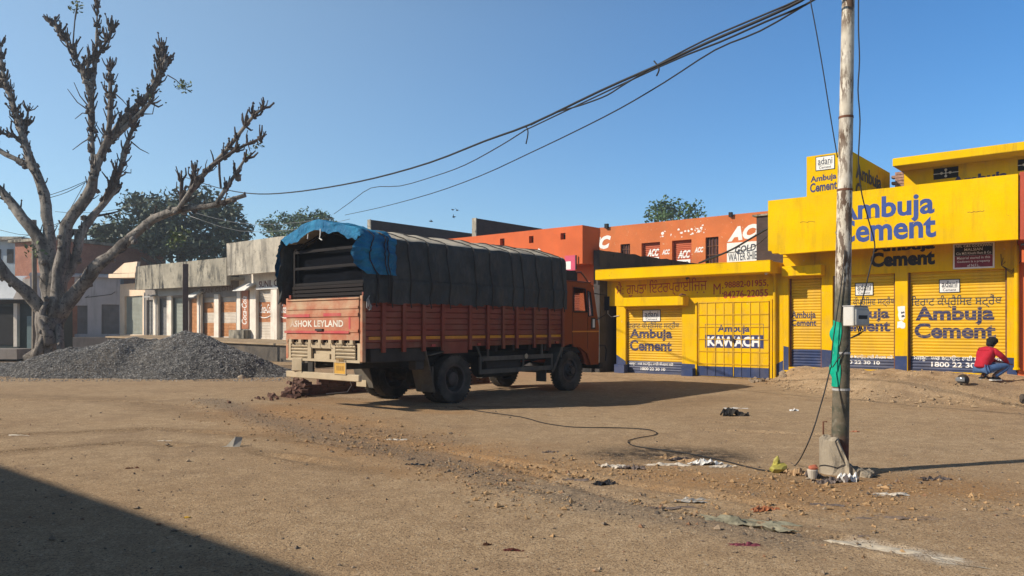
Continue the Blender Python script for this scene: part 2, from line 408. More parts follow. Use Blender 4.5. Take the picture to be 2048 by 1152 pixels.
def blotch(pts, w, soft=1.0, seed=0):      # soft band along a ground polyline given in photo pixels
    P = [gp(*p) for p in pts]; d = np.full(X.shape, 1e9)
    for (x0, y0), (x1, y1) in zip(P[:-1], P[1:]):
        ex, ey = x1-x0, y1-y0; t = np.clip(((X-x0)*ex+(Y-y0)*ey)/(ex*ex+ey*ey+1e-9), 0, 1)
        d = np.minimum(d, np.hypot(X-x0-t*ex, Y-y0-t*ey))
    d = d+(fbm(X*1.5, Y*1.5, 4, seed)-.5)*w*1.6
    return sstep(-d, -w*(1+soft), -w*.35)
gravel_m = np.maximum(blotch([(420, 800), (640, 872), (860, 915), (1020, 965), (1230, 1010), (1560, 1075)], .22, 1.4, 21)*.85, blotch([(600, 845), (900, 880)], .25, 1.2, 22)*.5)
stain_m = np.maximum(blotch([(1238, 908), (1300, 906), (1425, 906)], .42, .9, 23), .5*blotch([(860, 812), (1100, 815)], .12, 1, 24))
orange_m = np.maximum(np.maximum(blotch([(560, 820), (760, 880), (1000, 930)], .7, 1.5, 25), blotch([(1350, 955), (1600, 985), (1900, 975)], .45, 1.3, 26)), .7*blotch([(620, 800), (900, 822)], .5, 1, 27))
white_m = blotch([(1720, 1085), (1790, 1098), (1900, 1122)], .11, .8, 28)
damp_m = np.maximum.reduce([blotch([(560, 812), (420, 835), (250, 800), (0, 790)], .35, 1.4, 41)*.8, blotch([(0, 872), (300, 858), (520, 872), (800, 905)], .22, 1.3, 42), blotch([(0, 905), (260, 885), (480, 900), (760, 945)], .18, 1.3, 43)*.8, blotch([(1080, 800), (1300, 812), (1460, 795)], .4, 1.5, 44)*.5,
    blotch([(1560, 975), (1750, 965), (1920, 975)], .4, 1.3, 45)*.7, blotch([(1450, 1035), (1600, 1060), (1720, 1085)], .15, 1.2, 46)*.8, blotch([(560, 795), (680, 800)], .4, 1.2, 47)])
rut = sum(-.028*np.clip(blotch(p_, .07, 1.0, 50+i_), 0, 1)+.02*np.clip(blotch(p_, .16, .8, 50+i_)-blotch(p_, .07, 1.0, 50+i_), 0, 1) for i_, p_ in enumerate(([(0, 872), (300, 858), (520, 872), (800, 905)], [(0, 905), (260, 885), (480, 900), (760, 945), (1100, 985)], [(0, 800), (300, 805), (560, 830), (760, 850)], [(1000, 930), (1250, 1000), (1500, 1050), (1800, 1100)], [(900, 905), (1200, 960), (1600, 1020)], [(1100, 830), (1400, 845), (1700, 845), (2048, 860)], [(1150, 845), (1450, 862), (2048, 885)])))
vco2 = vco.copy(); vco2[:, 2] += (rut*sstep(fbm(X*.7, Y*.7, 3, 61), .32, .5)).ravel().astype(np.float32); me.vertices.foreach_set('co', vco2.ravel())
for nm, arr in (('damp', damp_m), ('gravel', gravel_m), ('stain', stain_m), ('rust', orange_m), ('lime', white_m)):
    at = me.attributes.new(nm, 'FLOAT', 'POINT'); at.data.foreach_set('value', arr.ravel().astype(np.float32))
ground = bpy.data.objects.new('ground', me); COL.objects.link(ground)
tag(ground, 'dusty sandy brown open yard of packed earth', kind='structure')
g = N('packed earth')
def attr(nm):
    a = g.new('Attribute'); a.attribute_name = nm; return a.outputs['Fac']
big = g.noise(.22, 5, .6); mid = g.noise(2.6, 8, .72); fine = g.noise(28, 5, .7); spk = g.noise(75, 3, .6)
c = g.mix(g.ramp(big, .35, .68), (.455, .318, .19), (.52, .385, .245))
c = g.mix(g.ramp(mid, .4, .8, 0, .2), c, (.55, .42, .27))
c = g.mix(g.ramp(g.noise(4.5, 7, .7), .60, .42, 0, .38), c, (.27, .18, .10))
c = g.mix(g.ramp(g.noise(.75, 8, .72), .50, .64, 0, .5), c, (.29, .20, .125))
c = g.mix(g.math('MULTIPLY', attr('damp'), g.ramp(mid, .35, .6, .25, .85)), c, (.24, .16, .09))
c = g.mix(g.math('MULTIPLY', attr('rust'), g.ramp(mid, .3, .6, .35, .8)), c, (.42, .235, .10))
c = g.mix(g.math('MULTIPLY', attr('gravel'), g.ramp(fine, .35, .55, .25, .9)), c, (.20, .165, .13))
c = g.mix(g.math('MULTIPLY', attr('stain'), g.ramp(g.noise(5, 8, .75), .36, .56, .25, 1.0)), c, (.045, .035, .028))
c = g.mix(g.math('MULTIPLY', attr('lime'), g.ramp(g.noise(8, 6, .7), .35, .6, .3, .9)), c, (.55, .52, .46))
c = g.mix(g.ramp(fine, .50, .64, 0, .55), c, (.16, .11, .07))
c = g.mix(g.ramp(spk, .56, .64, 0, .8), c, (.075, .055, .045))
c = g.mix(g.ramp(g.noise(40, 4, .65), .575, .635, 0, .75), c, (.10, .07, .05))
c = g.mix(g.ramp(g.noise(17, 5, .7), .57, .66, 0, .45), c, (.19, .13, .085))
c = g.mix(g.ramp(g.noise(34, 3, .6, g.map((1, 1, 1), (.7, .2, 1.1))), .60, .66, 0, .5), c, (.62, .52, .38))
c = g.mix(g.ramp(g.noise(60, 3, .6, g.map((1, 1, 1), (1, .3, .2))), .66, .75, 0, .6), c, (.52, .45, .36))
h = g.math('ADD', g.math('MULTIPLY', mid, .22), g.math('ADD', g.math('MULTIPLY', fine, .35), g.math('MULTIPLY', spk, .22)))
g.bump(h, .8, .04)
me.materials.append(g.out(c, .95, 0, .15))

# loose pebbles and grit lying over the yard (uncountable)
def stones(n, place, size, seed):
    rr = random.Random(seed); V = []; Fs = []
    base = [(1, 0, 0), (-1, 0, 0), (0, 1, 0), (0, -1, 0), (0, 0, 1), (0, 0, -1)]
    tri = [(0, 2, 4), (2, 1, 4), (1, 3, 4), (3, 0, 4), (2, 0, 5), (1, 2, 5), (3, 1, 5), (0, 3, 5)]
    for _ in range(n):
        p = place(rr)
        if p is None: continue
        s = size(rr); k = len(V); an = rr.random()*6.28; ca, sa = math.cos(an), math.sin(an)
        q = (rr.uniform(.6, 1.5), rr.uniform(.6, 1.2), rr.uniform(.45, 1.0))
        sh = rr.uniform(-.4, .4)
        for b in base:
            x, y, z = b[0]*q[0]+b[2]*sh+rr.uniform(-.2, .2), b[1]*q[1]+rr.uniform(-.2, .2), b[2]*q[2]+rr.uniform(-.15, .15)
            V.append((p[0]+s*(x*ca-y*sa), p[1]+s*(x*sa+y*ca), p[2]+s*(z+.25)))
        Fs += [(k+a, k+b2, k+c2) for a, b2, c2 in tri]
    mb = MB(); mb.v = V; mb.f = [list(f) for f in Fs]; mb.m = [0]*len(Fs); return mb
n = N('mixed pebbles')
cc = n.mix(n.ramp(n.noise(6, 2), .35, .65), (.10, .085, .075), (.36, .28, .20))
cc = n.mix(n.ramp(n.noise(11, 1, .5, n.map((1, 1, 1), (.5, 1, 0))), .55, .65, 0, .8), cc, (.30, .16, .09))
M['pebble'] = n.out(cc, .9)
GB = [gp(*p) for p in [(420, 800), (640, 872), (860, 915), (1020, 965), (1230, 1010), (1560, 1075)]]
RB = [gp(*p) for p in [(560, 830), (800, 880), (1000, 935), (1350, 960), (1700, 985), (1950, 985)]]
def pl(rr):
    k = rr.random()
    if k < .35:
        y = 3.6*math.exp(rr.random()*1.7); x = y*rr.uniform(-.7, .7)
    else:
        S_ = GB if k < .68 else RB
        i = rr.randrange(len(S_)-1); t = rr.random(); w = .3 if k < .68 else .7
        x = S_[i][0]*(1-t)+S_[i+1][0]*t+rr.gauss(0, w); y = S_[i][1]*(1-t)+S_[i+1][1]*t+rr.gauss(0, w)
    return (x, y, gh(x, y))
peb = stones(11000, pl, lambda rr: min(.03, .0036*math.exp(rr.gauss(.35, .62))), 5).build('pebbles', M['pebble'], recalc=False)
tag(peb, 'loose pebbles and grit scattered over the earth yard', 'pebbles', kind='stuff')

# ------------------------------------------------------------------ dark gravel heap
hx = np.array([-20.5, -17.6, -16.6, -15.6, -14.7, -13.9, -13.1, -12.6, -11.8, -11.2, -10.6, -10.0, -9.35, -8.7, -8.1, -7.5, -6.9])
hp = np.array([0, .42, .55, .85, 1.05, 1.2, 1.26, 1.27, 1.4, 1.46, 1.41, 1.22, 1.02, .80, .55, .26, 0])
def heap_h(x, y):
    c = np.interp(x, hx, hp); yc = 26.3+.4*np.sin(x*.9)-.06*(x+12)
    hw = np.maximum(c*2.0, 1.2)
    d = np.abs(y-yc)/hw
    b = c*np.clip(1-d**1.25, 0, 1)
    return b+.42*(fbm(x*.9, y*.9, 4, 31)-.47)*np.minimum(b*2, 1)+.05*(fbm(x*6, y*6, 2, 33)-.5)*np.minimum(b*4, 1)-.03
mb = MB()
nxh, nyh = 230, 120
def hv(u, v):
    x = -20.5+13.9*u; y = 22.6+7.6*v
    return (x, y, float(heap_h(x, y))+gh(x, y)*.3)
mb.grid(nxh, nyh, hv)
n = N('dark crushed stone')
cc = n.mix(n.ramp(n.noise(16, 2, .5), .35, .65), (.04, .04, .042), (.17, .165, .16))
cc = n.mix(n.ramp(n.noise(.5, 4), .45, .7, 0, .5), cc, (.15, .125, .10))
n.bump(n.noise(22, 4, .7), 1.0, .06)
M['crushed'] = n.out(cc, .85)
n = N('crushed stone chips')
cc = n.mix(n.ramp(n.noise(9, 1, .5), .35, .65), (.10, .099, .10), (.40, .39, .375))
cc = n.mix(n.ramp(n.noise(13, 1, .5, n.map((1, 1, 1), (.6, 1, .2))), .62, .72, 0, .8), cc, (.34, .32, .29))
M['chips'] = n.out(cc, .8)
mb.mi = 1
def plh(rr):
    for _ in range(20):
        x = rr.uniform(-20, -6.8); y = rr.uniform(22.8, 27.2); z = float(heap_h(x, y))
        if z > -.01: return (x, y, z+gh(x, y)*.3)
        if rr.random() < .09: return (x, y, gh(x, y))
    return None
st = stones(30000, plh, lambda rr: rr.uniform(.01, .022)*(1.6 if rr.random() < .12 else 1), 6); st.mi = 1
k = len(mb.v); mb.v += st.v; mb.f += [[i+k for i in f] for f in st.f]; mb.m += [1]*len(st.f)
heap = mb.build('gravel_heap', [M['crushed'], M['chips']], recalc=False)
tag(heap, 'long heap of dark crushed stone in front of the bare tree', 'gravel heap', kind='stuff')
sx, sy, sz = gz(483, 757)
tag(MB().blob((0, 0, .04), (.11, .08, .07), 2, .3, 3, 4).build('stone', paint('pale stone', (.42, .34, .25), .9, .2, 8), base=(0, 0, 0)), 'pale stone at the foot of the gravel heap', 'stone').location = (sx, sy, sz)

# earth clods on the bank and along its foot (uncountable)
def plc(rr):
    a = rr.uniform(-9.3, 4); toe = float(np.interp(a, TOE_A, TOE_N)); n = toe+rr.gauss(.25, .35) if rr.random() < .6 else rr.uniform(toe, 22.8)
    if n > 23: return None
    x, y, _ = S2W(a, n); return (x, y, gh(x, y))
M['clod'] = paint('dry earth clod', (.38, .275, .17), .95, .25, 5)
tag(stones(1700, plc, lambda rr: min(.06, .013*math.exp(rr.gauss(.2, .6))), 8).build('earth_clods', M['clod'], recalc=False), 'dry earth clods along the broken edge of the bank', 'earth clods', kind='stuff')

def plr(rr):
    S_ = RB if rr.random() < .6 else GB
    i = rr.randrange(len(S_)-1); t = rr.random()
    x = S_[i][0]*(1-t)+S_[i+1][0]*t+rr.gauss(0, .55); y = S_[i][1]*(1-t)+S_[i+1][1]*t+rr.gauss(0, .55)
    return (x, y, gh(x, y)) if vnoise(np.array(x*1.3), np.array(y*1.3), 77) > .35 else None
M['rust_clod'] = paint('rusty earth clod', (.36, .235, .125), .95, .35, 7)
tag(stones(5200, plr, lambda rr: min(.035, .0075*math.exp(rr.gauss(.2, .55))), 18).build('earth_crumbs', M['rust_clod'], recalc=False), 'rusty earth crumbs strewn along the middle of the yard', 'earth crumbs', kind='stuff')
# ================================================================== SHOPS (right side)
NF = 23.4
def pp(pts, n): return [fa(x, y, n) for x, y in pts]
def dado(root, pts, n=NF, mat=None): # painted blue skirting, a few millimetres proud of the wall
    return MB().plate(pp(pts, n), [], lambda u, v, t: (u, n-.004+t*.003, v)).build('blue_skirting', mat or M['blue_dado'], root)
def sign_panel(root, px0, px1, pt, pb, n, lines, frame=True, conform=False):
    a0, a1, z0, z1 = pxbox(px0, px1, pt, pb, n)
    o = MB().box(a0, a1, n-.032, n-.022, z0, z1).build('brand_panel', M['white'], root)
    if frame:
        w = .018; m = MB()
        for b in ((a0-w, a1+w, z1, z1+w), (a0-w, a1+w, z0-w, z0), (a0-w, a0, z0, z1), (a1, a1+w, z0, z1)): m.box(b[0], b[1], n-.036, n-.022, b[2], b[3])
        m.build('panel_border', M['black_text'], o)
    W = a1-a0; H = z1-z0
    lettering(o, lines[0], (a0+.1*W, a1-.1*W, z0+.40*H, z0+.93*H), n-.032, M['dark_text'], bold=.01, lift=.003)
    lettering(o, lines[1], (a0+.16*W, a1-.16*W, z0+.07*H, z0+.29*H), n-.032, M['dark_text'], bold=.006, lift=.003)
    MB().box(a0+.12*W, a1-.12*W, n-.034, n-.0335, z0+.335*H, z0+.36*H).build('panel_rule', M['dark_text'], o)
    return o
PUN = 'ਿਵਰਾਟ ਕੰਪ੍ਰੈਿਸਵ ਸਟ੍ਰੈਂਥ'

# ---- low yellow shop with gate
ka, kb = fA(1233, NF), fA(1566, NF)
k = thing('shop', 'low yellow shop with a barred gate and blue skirting, behind the truck', 'shop', (ka, NF, 0))
s1 = pxbox(1251, 1364, 617, 751, NF); ztop = 3.42
wall(k, ka, kb, -.4, ztop, NF, [rect(s1[0], s1[1], .0, s1[3])], M['yellow'], .3)
body(k, ka, kb, NF+.302, NF+5.5, -.4, ztop, M['grey_wall'])
e0, e1 = fA(1190, NF-.95), fA(1541, NF-.95)
ze0, ze1 = fa(1365, 552, NF-.95)[1], fa(1365, 531.5, NF-.95)[1]
mb = MB(); mb.box(e0, e1, NF-.95, NF+5.6, ze0, ze1); mb.box(e0, e1, NF-.95, NF-.75, ze1+.0, ze1+.03)
mb.build('roof_slab', M['yellow_fascia'], k, bevel=.02)
w0 = fA(1212, NF)
MB().box(w0, ka-.002, NF, NF+.3, fa(1224, 612, NF)[1], ztop).build('side_wing', M['yellow'], k)
aw = pxbox(1234, 1366, 594, 612, NF-.42)
mb = MB(); mb.box(aw[0], aw[1], NF-.42, NF-.002, aw[2], aw[3]); awn = mb.build('awning', M['yellow_fascia'], k, bevel=.015)
MB().tube([(aw[1]-.12, NF-.45, aw[3]+.02), (aw[1]-.0, NF-.5, aw[3]+.06), (aw[1]+.1, NF-.4, aw[3]+.03)], [.02, .035, .02], 6).build('torn_edge', M['rust'], awn)
sh = shutter(k, s1[0]+.01, s1[1]-.01, NF+.14, .02, s1[3]+.05, M['yellow_shutter'], M['blue_shutter'], fa(1307, 723, NF)[1])
sign_panel(sh, 1287, 1321, 621, 642, NF+.14, ('adani', 'Cement'))
def shut_text(sh, n, pun, l1, l2, low1=None, low2=None):
    nn = n
    if pun: lettering(sh, PUN, pxbox(*pun, nn), nn, M['dark_text'], bold=.004, conform=slat)
    if l1: lettering(sh, 'Ambuja', pxbox(*l1, nn), nn, M['blue_shut_text'], bold=.035, conform=slat)
    if l2: lettering(sh, 'Cement', pxbox(*l2, nn), nn, M['blue_shut_text'], bold=.035, conform=slat)
    if low1: lettering(sh, 'ਮਜ਼ਬੂਤ ਘਰ ਬਣਾਉਣ ਲਈ ਸੰਪਰਕ ਕਰੋ', pxbox(*low1, nn), nn, M['white_text'], bold=.015, conform=slat)
    if low2: lettering(sh, '1800 22 30 10', pxbox(*low2, nn), nn, M['white_text'], bold=.02, conform=slat)
shut_text(sh, NF+.14, (1254, 1359, 643, 660), (1260, 1345, 658, 682), (1260, 1344, 680, 702), (1258, 1347, 724, 732), (1282, 1331, 735, 741))
lettering(k, 'ਮੈ: ਗੁਪਤਾ ਇੰਟਰਪ੍ਰਾਈਿਜ਼ਜ਼', pxbox(1233, 1414, 559, 592, NF), NF, M['red_text'], skew=.06)
lettering(k, 'M:', pxbox(1427, 1447, 567, 589, NF), NF, M['red_text'])
lettering(k, '98882-01955,', pxbox(1449, 1537, 561, 576, NF), NF, M['red_text'], bold=.02, skew=.03)
lettering(k, '84276-22055', pxbox(1447, 1536, 580, 595, NF), NF, M['red_text'], bold=.02, skew=.03)
dado(k, [(1233, 746), (1251, 751), (1251, 722), (1233, 709)])
dado(k, [(1364, 754), (1399, 756), (1399, 729), (1364, 727)])
dado(k, [(1540, 760), (1566, 745), (1566, 721), (1540, 735)])
for p in (1228, 1362):
    a = fA(p, NF-.25); MB().box(a, a+.42, NF-.25, NF-.006, -.1, .3 if p < 1300 else .26).build('step_block', M['blue_dado'], k, bevel=.01)
gt = pxbox(1398, 1538, 604, 757, NF); gz0 = .03
gm = MB(); gm.box(gt[0], gt[1], NF-.03, NF-.005, fa(1468, 734, NF)[1], gt[3]); gm.mi = 1; gm.box(gt[0], gt[1], NF-.03, NF-.005, gz0, fa(1468, 734, NF)[1]-.001)
gate = gm.build('gate', [M['yellow'], M['blue_dado']], k)
gb = MB(); zb2 = fa(1468, 734, NF)[1]
for i in range(9):
    a = gt[0]+(gt[1]-gt[0])*i/8.0
    for mi, z0, z1 in ((0, zb2, gt[3]), (1, gz0, zb2)):
        gb.mi = mi; gb.box(a-.009, a+.009, NF-.05, NF-.035, z0, z1)
    if i == 4:
        gb.mi = 0; gb.box(a+.03, a+.05, NF-.05, NF-.035, gz0, gt[3])
for j in range(7):
    z = gz0+(gt[3]-gz0)*j/6.0; gb.mi = 1 if z < zb2-.05 else 0; gb.box(gt[0], gt[1], NF-.062, NF-.051, z-.01, z+.01)
gb.build('gate_bars', [M['yellow_shutter'], M['blue_dado']], gate)
bx = pxbox(1412, 1528, 670, 696, NF); MB().box(*bx[:2], NF-.0325, NF-.0305, *bx[2:]).build('blue_band', M['blue_text'], gate)
bx2 = pxbox(1411, 1528, 648, 697, NF); q = .012; mb = MB()
for b in ((bx2[0], bx2[1], bx2[3]-q, bx2[3]), (bx2[0], bx2[0]+q, bx2[2], bx2[3]), (bx2[1]-q, bx2[1], bx2[2], bx2[3])): mb.box(b[0], b[1], NF-.0335, NF-.0306, b[2], b[3])
mb.build('advert_border', M['blue_text'], gate)
lettering(gate, 'KAWACH', pxbox(1416, 1521, 673, 693, NF), NF-.0325, M['white_text'], bold=.04)
lettering(gate, 'Ambuja', pxbox(1436, 1500, 650, 668, NF), NF-.0305, M['blue_text'], bold=.03)
ga = (gt[0]+gt[1])/2; mb = MB(); mb.box(ga-.05, ga+.06, NF-.12, NF-.08, 1.16, 1.26); mb.tube([(ga-.03, NF-.1, 1.26), (ga-.03, NF-.1, 1.33), (ga+.04, NF-.1, 1.33), (ga+.04, NF-.1, 1.26)], .008, 6)
mb.build('padlock', M['dark_metal'], gate)
fr = MB()
for p in (1393, 1543): a = fA(p, NF); fr.box(a-.03, a+.03, NF-.04, NF-.002, .03, gt[3]+.06)
fr.box(fA(1393, NF)+.031, fA(1543, NF)-.031, NF-.04, NF-.002, gt[3]+.006, gt[3]+.06); fr.build('gate_frame', M['yellow'], k)
ap = fA(1549, NF-.1); MB().tube([(ap, NF-.09, -.1), (ap, NF-.09, 3.2), (ap-.02, NF-.3, 3.4)], .05, 10).build('drain_pipe', M['yellow'], k)
for p, q_, z in ((1375, NF-.2, 3.26), (1533, NF-.55, 3.28)):
    a = fA(p, q_); mb = MB(); mb.tube([(a, q_, ze0), (a, q_, z+.02)], .015, 6); mb.tube([(a, q_+.08, z), (a+.02, q_-.1, z-.05)], .04, 8)
    mb.build('security_camera', M['white'] if p > 1500 else M['dark_metal'], k)
lead = MB(); lead.tube([(ka-.35, NF-.02, 2.55), (ka-.33, NF-.05, 2.1), (ka-.2, NF-.05, 1.98), (ka+.12, NF-.02, 2.02)], .012, 6); lead.build('hanging_wire', M['pvc'], k)

# ---- tall yellow cement shop
ta0, ta1 = kb+.004, fA(2034, NF)
t = thing('shop', 'tall yellow cement shop with three rolling shutters and a broad lettered fascia', 'shop', (ta0, NF, 0))
sA = pxbox(1577, 1643, 556, 736, NF); sB = pxbox(1665, 1790, 549, 740, NF); sC = pxbox(1815, 2014, 541, 744, NF)
WT = 5.1
wall(t, ta0, ta1, -.3, WT, NF, [rect(s[0], s[1], .4, s[3]) for s in (sA, sB, sC)], M['yellow'], .32)
body(t, ta0, ta1, NF+.322, NF+9.0, -.3, WT, M['grey_wall'])
NFa = NF-1.2
f0, f1 = fA(1536, NFa), fA(2036, NFa); fz0, fz1 = 3.74, 5.33
pol = [(f0, fz0+.12), (f0+.10, fz0+.11), (f0+.13, fz0+.03), (f0+.3, fz0+.03), (f0+.36, fz0-.01), (f0+1.6, fz0+.01), (f1, fz0), (f1, fz1), (f0, fz1)]
fasc = MB().plate(pol, [], lambda u, v, q: (u, NFa+q*.22, v)).build('fascia', M['yellow_fascia'], t)
MB().box(f0, f1, NFa+.222, NF-.002, fz0+.16, fz0+.34).build('canopy_slab', M['yellow'], t)
MB().box(f0+.4, f1, NF+.0, NF+9, WT+.002, WT+.2).build('roof_slab', M['grey_wall'], t)
lettering(fasc, 'Ambuja', pxbox(1672, 1869, 392, 448, NFa), NFa, M['blue_text_bold'], bold=.028)
lettering(fasc, 'Cement', pxbox(1671, 1872, 433, 481, NFa), NFa, M['blue_text_bold'], bold=.028)
# dark cracks in the fascia plaster
for cx, cy, w in ((1952, 424, 34), (1615, 444, 30), (1740, 436, 24)):
    mb = MB(); pts = [(cx+w*(i/8.0-.5), cy-(i-4)*.35+rnd.uniform(-1.5, 1.5)) for i in range(9)]
    mb.tube([(*(lambda r: (r[0], NFa-.001, r[1]))(fa(px, py, NFa)),) for px, py in pts], .008, 4)
    mb.build('plaster_crack', M['rust'], fasc)
cp = pxbox(1563, 1642, 531, 551, NF-.42)
MB().box(cp[0], cp[1], NF-.42, NF-.002, cp[2], cp[3]).build('awning', M['yellow_fascia'], t, bevel=.012)
shs = []
for s, nm in ((sA, 'A'), (sB, 'B'), (sC, 'C')):
    zb = fa(1850, 718, NF)[1] if nm != 'A' else fa(1610, 699, NF)[1]
    o = shutter(t, s[0]+.01, s[1]-.01, NF+.17, .36, s[3]+.04, M['yellow_shutter'], M['blue_shutter'] if nm != 'A' else M['blue_dado'], fa(1900, 714, NF)[1] if nm == 'C' else zb)
    for a in (s[0], s[1]-.05): MB().box(a, a+.05, NF+.09, NF+.13, .38, s[3]).build('guide_rail', M['rust'], o)
    shs.append(o)
lettering(shs[0], 'Ambuja', pxbox(1583, 1632, 622, 641, NF+.17), NF+.17, M['blue_shut_text'], bold=.025, conform=slat)
lettering(shs[0], 'Cement', pxbox(1583, 1633, 639, 652, NF+.17), NF+.17, M['blue_shut_text'], bold=.025, conform=slat)
sign_panel(shs[1], 1712, 1746, 567, 590, NF+.17, ('adani', 'Cement'))
shut_text(shs[1], NF+.17, (1672, 1790, 594, 614), (1668, 1779, 616, 644), (1668, 1781, 640, 663), (1672, 1786, 709, 719), (1680, 1760, 721, 728))
sign_panel(shs[2], 1880, 1919, 560, 584, NF+.17, ('adani', 'Cement'))
shut_text(shs[2], NF+.17, (1823, 2004, 590, 616), (1831, 1989, 612, 650), (1829, 1992, 646, 677), (1828, 2004, 711, 724), (1863, 1978, 725, 735))
lettering(t, 'Ambuja', pxbox(1745, 1870, 484, 506, NF), NF, M['black_text'], bold=.05)
lettering(t, 'Cement', pxbox(1741, 1870, 502, 532, NF), NF, M['black_text'], bold=.05)
dado(t, [(1790, 745), (1814, 746), (1814, 712), (1790, 712)]); dado(t, [(2014, 748), (2034, 750), (2034, 716), (2014, 715)])
dado(t, [(1643, 738), (1665, 740), (1665, 701), (1643, 699)]); dado(t, [(1567, 740), (1577, 740), (1577, 694), (1567, 692)])
# torn white notice on the pillar
rr = random.Random(8)
def torn(pts, k=3):
    out = []
    for p0, p1 in zip(pts, pts[1:]+pts[:1]):
        for q in range(k): t = q/k; out.append((p0[0]+(p1[0]-p0[0])*t+rr.uniform(-1, 1), p0[1]+(p1[1]-p0[1])*t+rr.uniform(-1.3, 1.3)))
    return out
nt = MB().plate(pp(torn([(1796, 612), (1809, 613), (1811, 636), (1807, 641), (1799, 639), (1796, 630)]), NF), [], lambda u, v, q: (u, NF-.005+.003*q, v)).build('torn_notice', M['white_text'], t)
MB().plate(pp(torn([(1794, 643), (1803, 641), (1811, 646), (1809, 658), (1801, 655), (1795, 657)]), NF), [], lambda u, v, q: (u, NF-.005+.003*q, v)).build('torn_notice', M['white_text'], t)
for q, h_ in ((1802, 626), (1803, 634)):
    MB().plate(pp(torn([(q, h_-2), (q+6, h_-4), (q+7, h_), (q+1, h_+2)], 2), NF), [], lambda u, v, q: (u, NF-.0075+.002*q, v)).build('torn_patch', M['dark_text'], nt)
# godown notice board
gb0 = pxbox(1906, 1989, 486, 537, NF-.03)
bd = MB().box(gb0[0], gb0[1], NF-.03, NF-.004, gb0[2], gb0[3]).build('notice_board', M['white'], t)
H = gb0[3]-gb0[2]; W = gb0[1]-gb0[0]
MB().box(gb0[0]+.04, gb0[1]-.04, NF-.034, NF-.0305, gb0[2]+.52*H, gb0[3]-.03).build('board_field', M['black_text'], bd)
MB().box(gb0[0]+.04, gb0[1]-.04, NF-.034, NF-.0305, gb0[2]+.04, gb0[2]+.515*H).build('board_field', M['maroon'], bd)
for tx, y0, y1, x0, x1 in (('NFL C&S GODOWN', .85, .95, .07, .93), ('MALSIAN', .70, .81, .28, .72), ('C/o M/S Khushi Ram & Co', .56, .66, .08, .92), ('Material stored in this', .38, .48, .1, .9), ('Godown is a property', .22, .33, .1, .9), ('of N.F.L.', .07, .18, .35, .65)):
    lettering(bd, tx, (gb0[0]+x0*W, gb0[0]+x1*W, gb0[2]+y0*H, gb0[2]+y1*H), NF-.034, M['white_text'], bold=.01, lift=.003)
ap = fA(2033, NF-.12); z0 = fa(2033, 735, NF-.12)[1]
mb = MB(); mb.tube([(ap, NF-.1, z0), (ap, NF-.1, 3.7)], .055, 12); mb.lathe([(.06, 0), (.08, -.02), (.08, -.06), (.05, -.06)], (ap, NF-.1, z0), 12)
mb.build('drain_pipe', M['yellow'], t)
# tower on the roof
tn = NF+.6
c0, c1 = fA(1613, tn), fA(1702, tn); tz = 6.86
tn1 = fn(1780, 343, c1)[0]
tw = MB().box(c0, c1, tn, tn1, WT+.2, tz).build('roof_tower', M['yellow_fascia'], t, bevel=.01)
tp = sign_panel(t, 1633, 1669, 313, 339, tn+.02, ('adani', 'Cement'))
lettering(tw, 'Ambuja', pxbox(1621, 1673, 349, 365, tn), tn, M['blue_text'], bold=.03, skew=.03)
lettering(tw, 'Cement', pxbox(1620, 1674, 363, 382, tn), tn, M['blue_text'], bold=.03, skew=.03)
n0_, n1_ = fn(1711, 350, c1)[0], fn(1762, 350, c1)[0]
lettering(tw, 'Ambuja', (n0_, n1_, fn(1735, 376, c1)[1], fn(1735, 338, c1)[1]), c1+.008, M['black_text'], bold=.03, axis='a')
lettering(tw, 'Cement', (n0_, n1_, fn(1735, 406, c1)[1], fn(1735, 374, c1)[1]), c1+.008, M['black_text'], bold=.03, axis='a')
# upper storey set back on the roof
un = NF+4.0; ue = un-1.0
u0, u1 = fA(1808, un), fA(2130, un)
uz = fa(1900, 345, un)[1]
eb = pxbox(1785, 2048, 324, 300, ue)
ez0 = fa(1785, 333, ue)[1]; ez1 = fa(1785, 317, ue)[1]
hw = [pxbox(1866, 1917, 334, 357, un), pxbox(2035, 2080, 316, 340, un)]
us = MB().plate(rect(u0, u1, WT+.2, ez0), [rect(*b) for b in hw], lambda u, v, q: (u, un+.25*q, v)).build('upper_storey', M['yellow'], t)
for b in hw:
    wdw = MB().box(b[0], b[1], un+.12, un+.16, b[2], b[3]).build('window', M['dark_in'], t)
    m = MB(); am = (b[0]+b[1])/2; zm = (b[2]+b[3])/2
    m.box(am-.012, am+.012, un+.02, un+.04, b[2]+.05, b[3]-.05); m.box(b[0], b[1], un+.045, un+.06, zm-.01, zm+.01)
    for dx, dz in ((.12, 0), (-.12, 0), (0, .1), (0, -.1)): m.blob((am+dx, un+.02, zm+dz), .045, 1, 0)
    m.build('window_grille', M['white'], wdw)
MB().box(u0, u1, un+.252, un+3.5, WT+.2, ez0-.002).build('upper_body', M['grey_wall'], t)
MB().box(fA(1785, ue), u1+.3, ue, un+4, ez0, ez1).build('upper_eave', M['yellow_fascia'], t, bevel=.015)
lettering(us, 'Ambuja', pxbox(1903, 2016, 347, 372, un), un, M['blue_text'], bold=.04, skew=.05)
m = MB(); z = WT+.2; i = 0
while z < ez0-.05:
    o_ = .0 if i % 2 else .11; m.box(u0-.32-o_+.05, u0-.004, un, un+.22, z, z+.085); z += .1; i += 1
m.build('brick_toothing', paint('pale raw brick', (.36, .22, .17), .9, .3, 9), t)

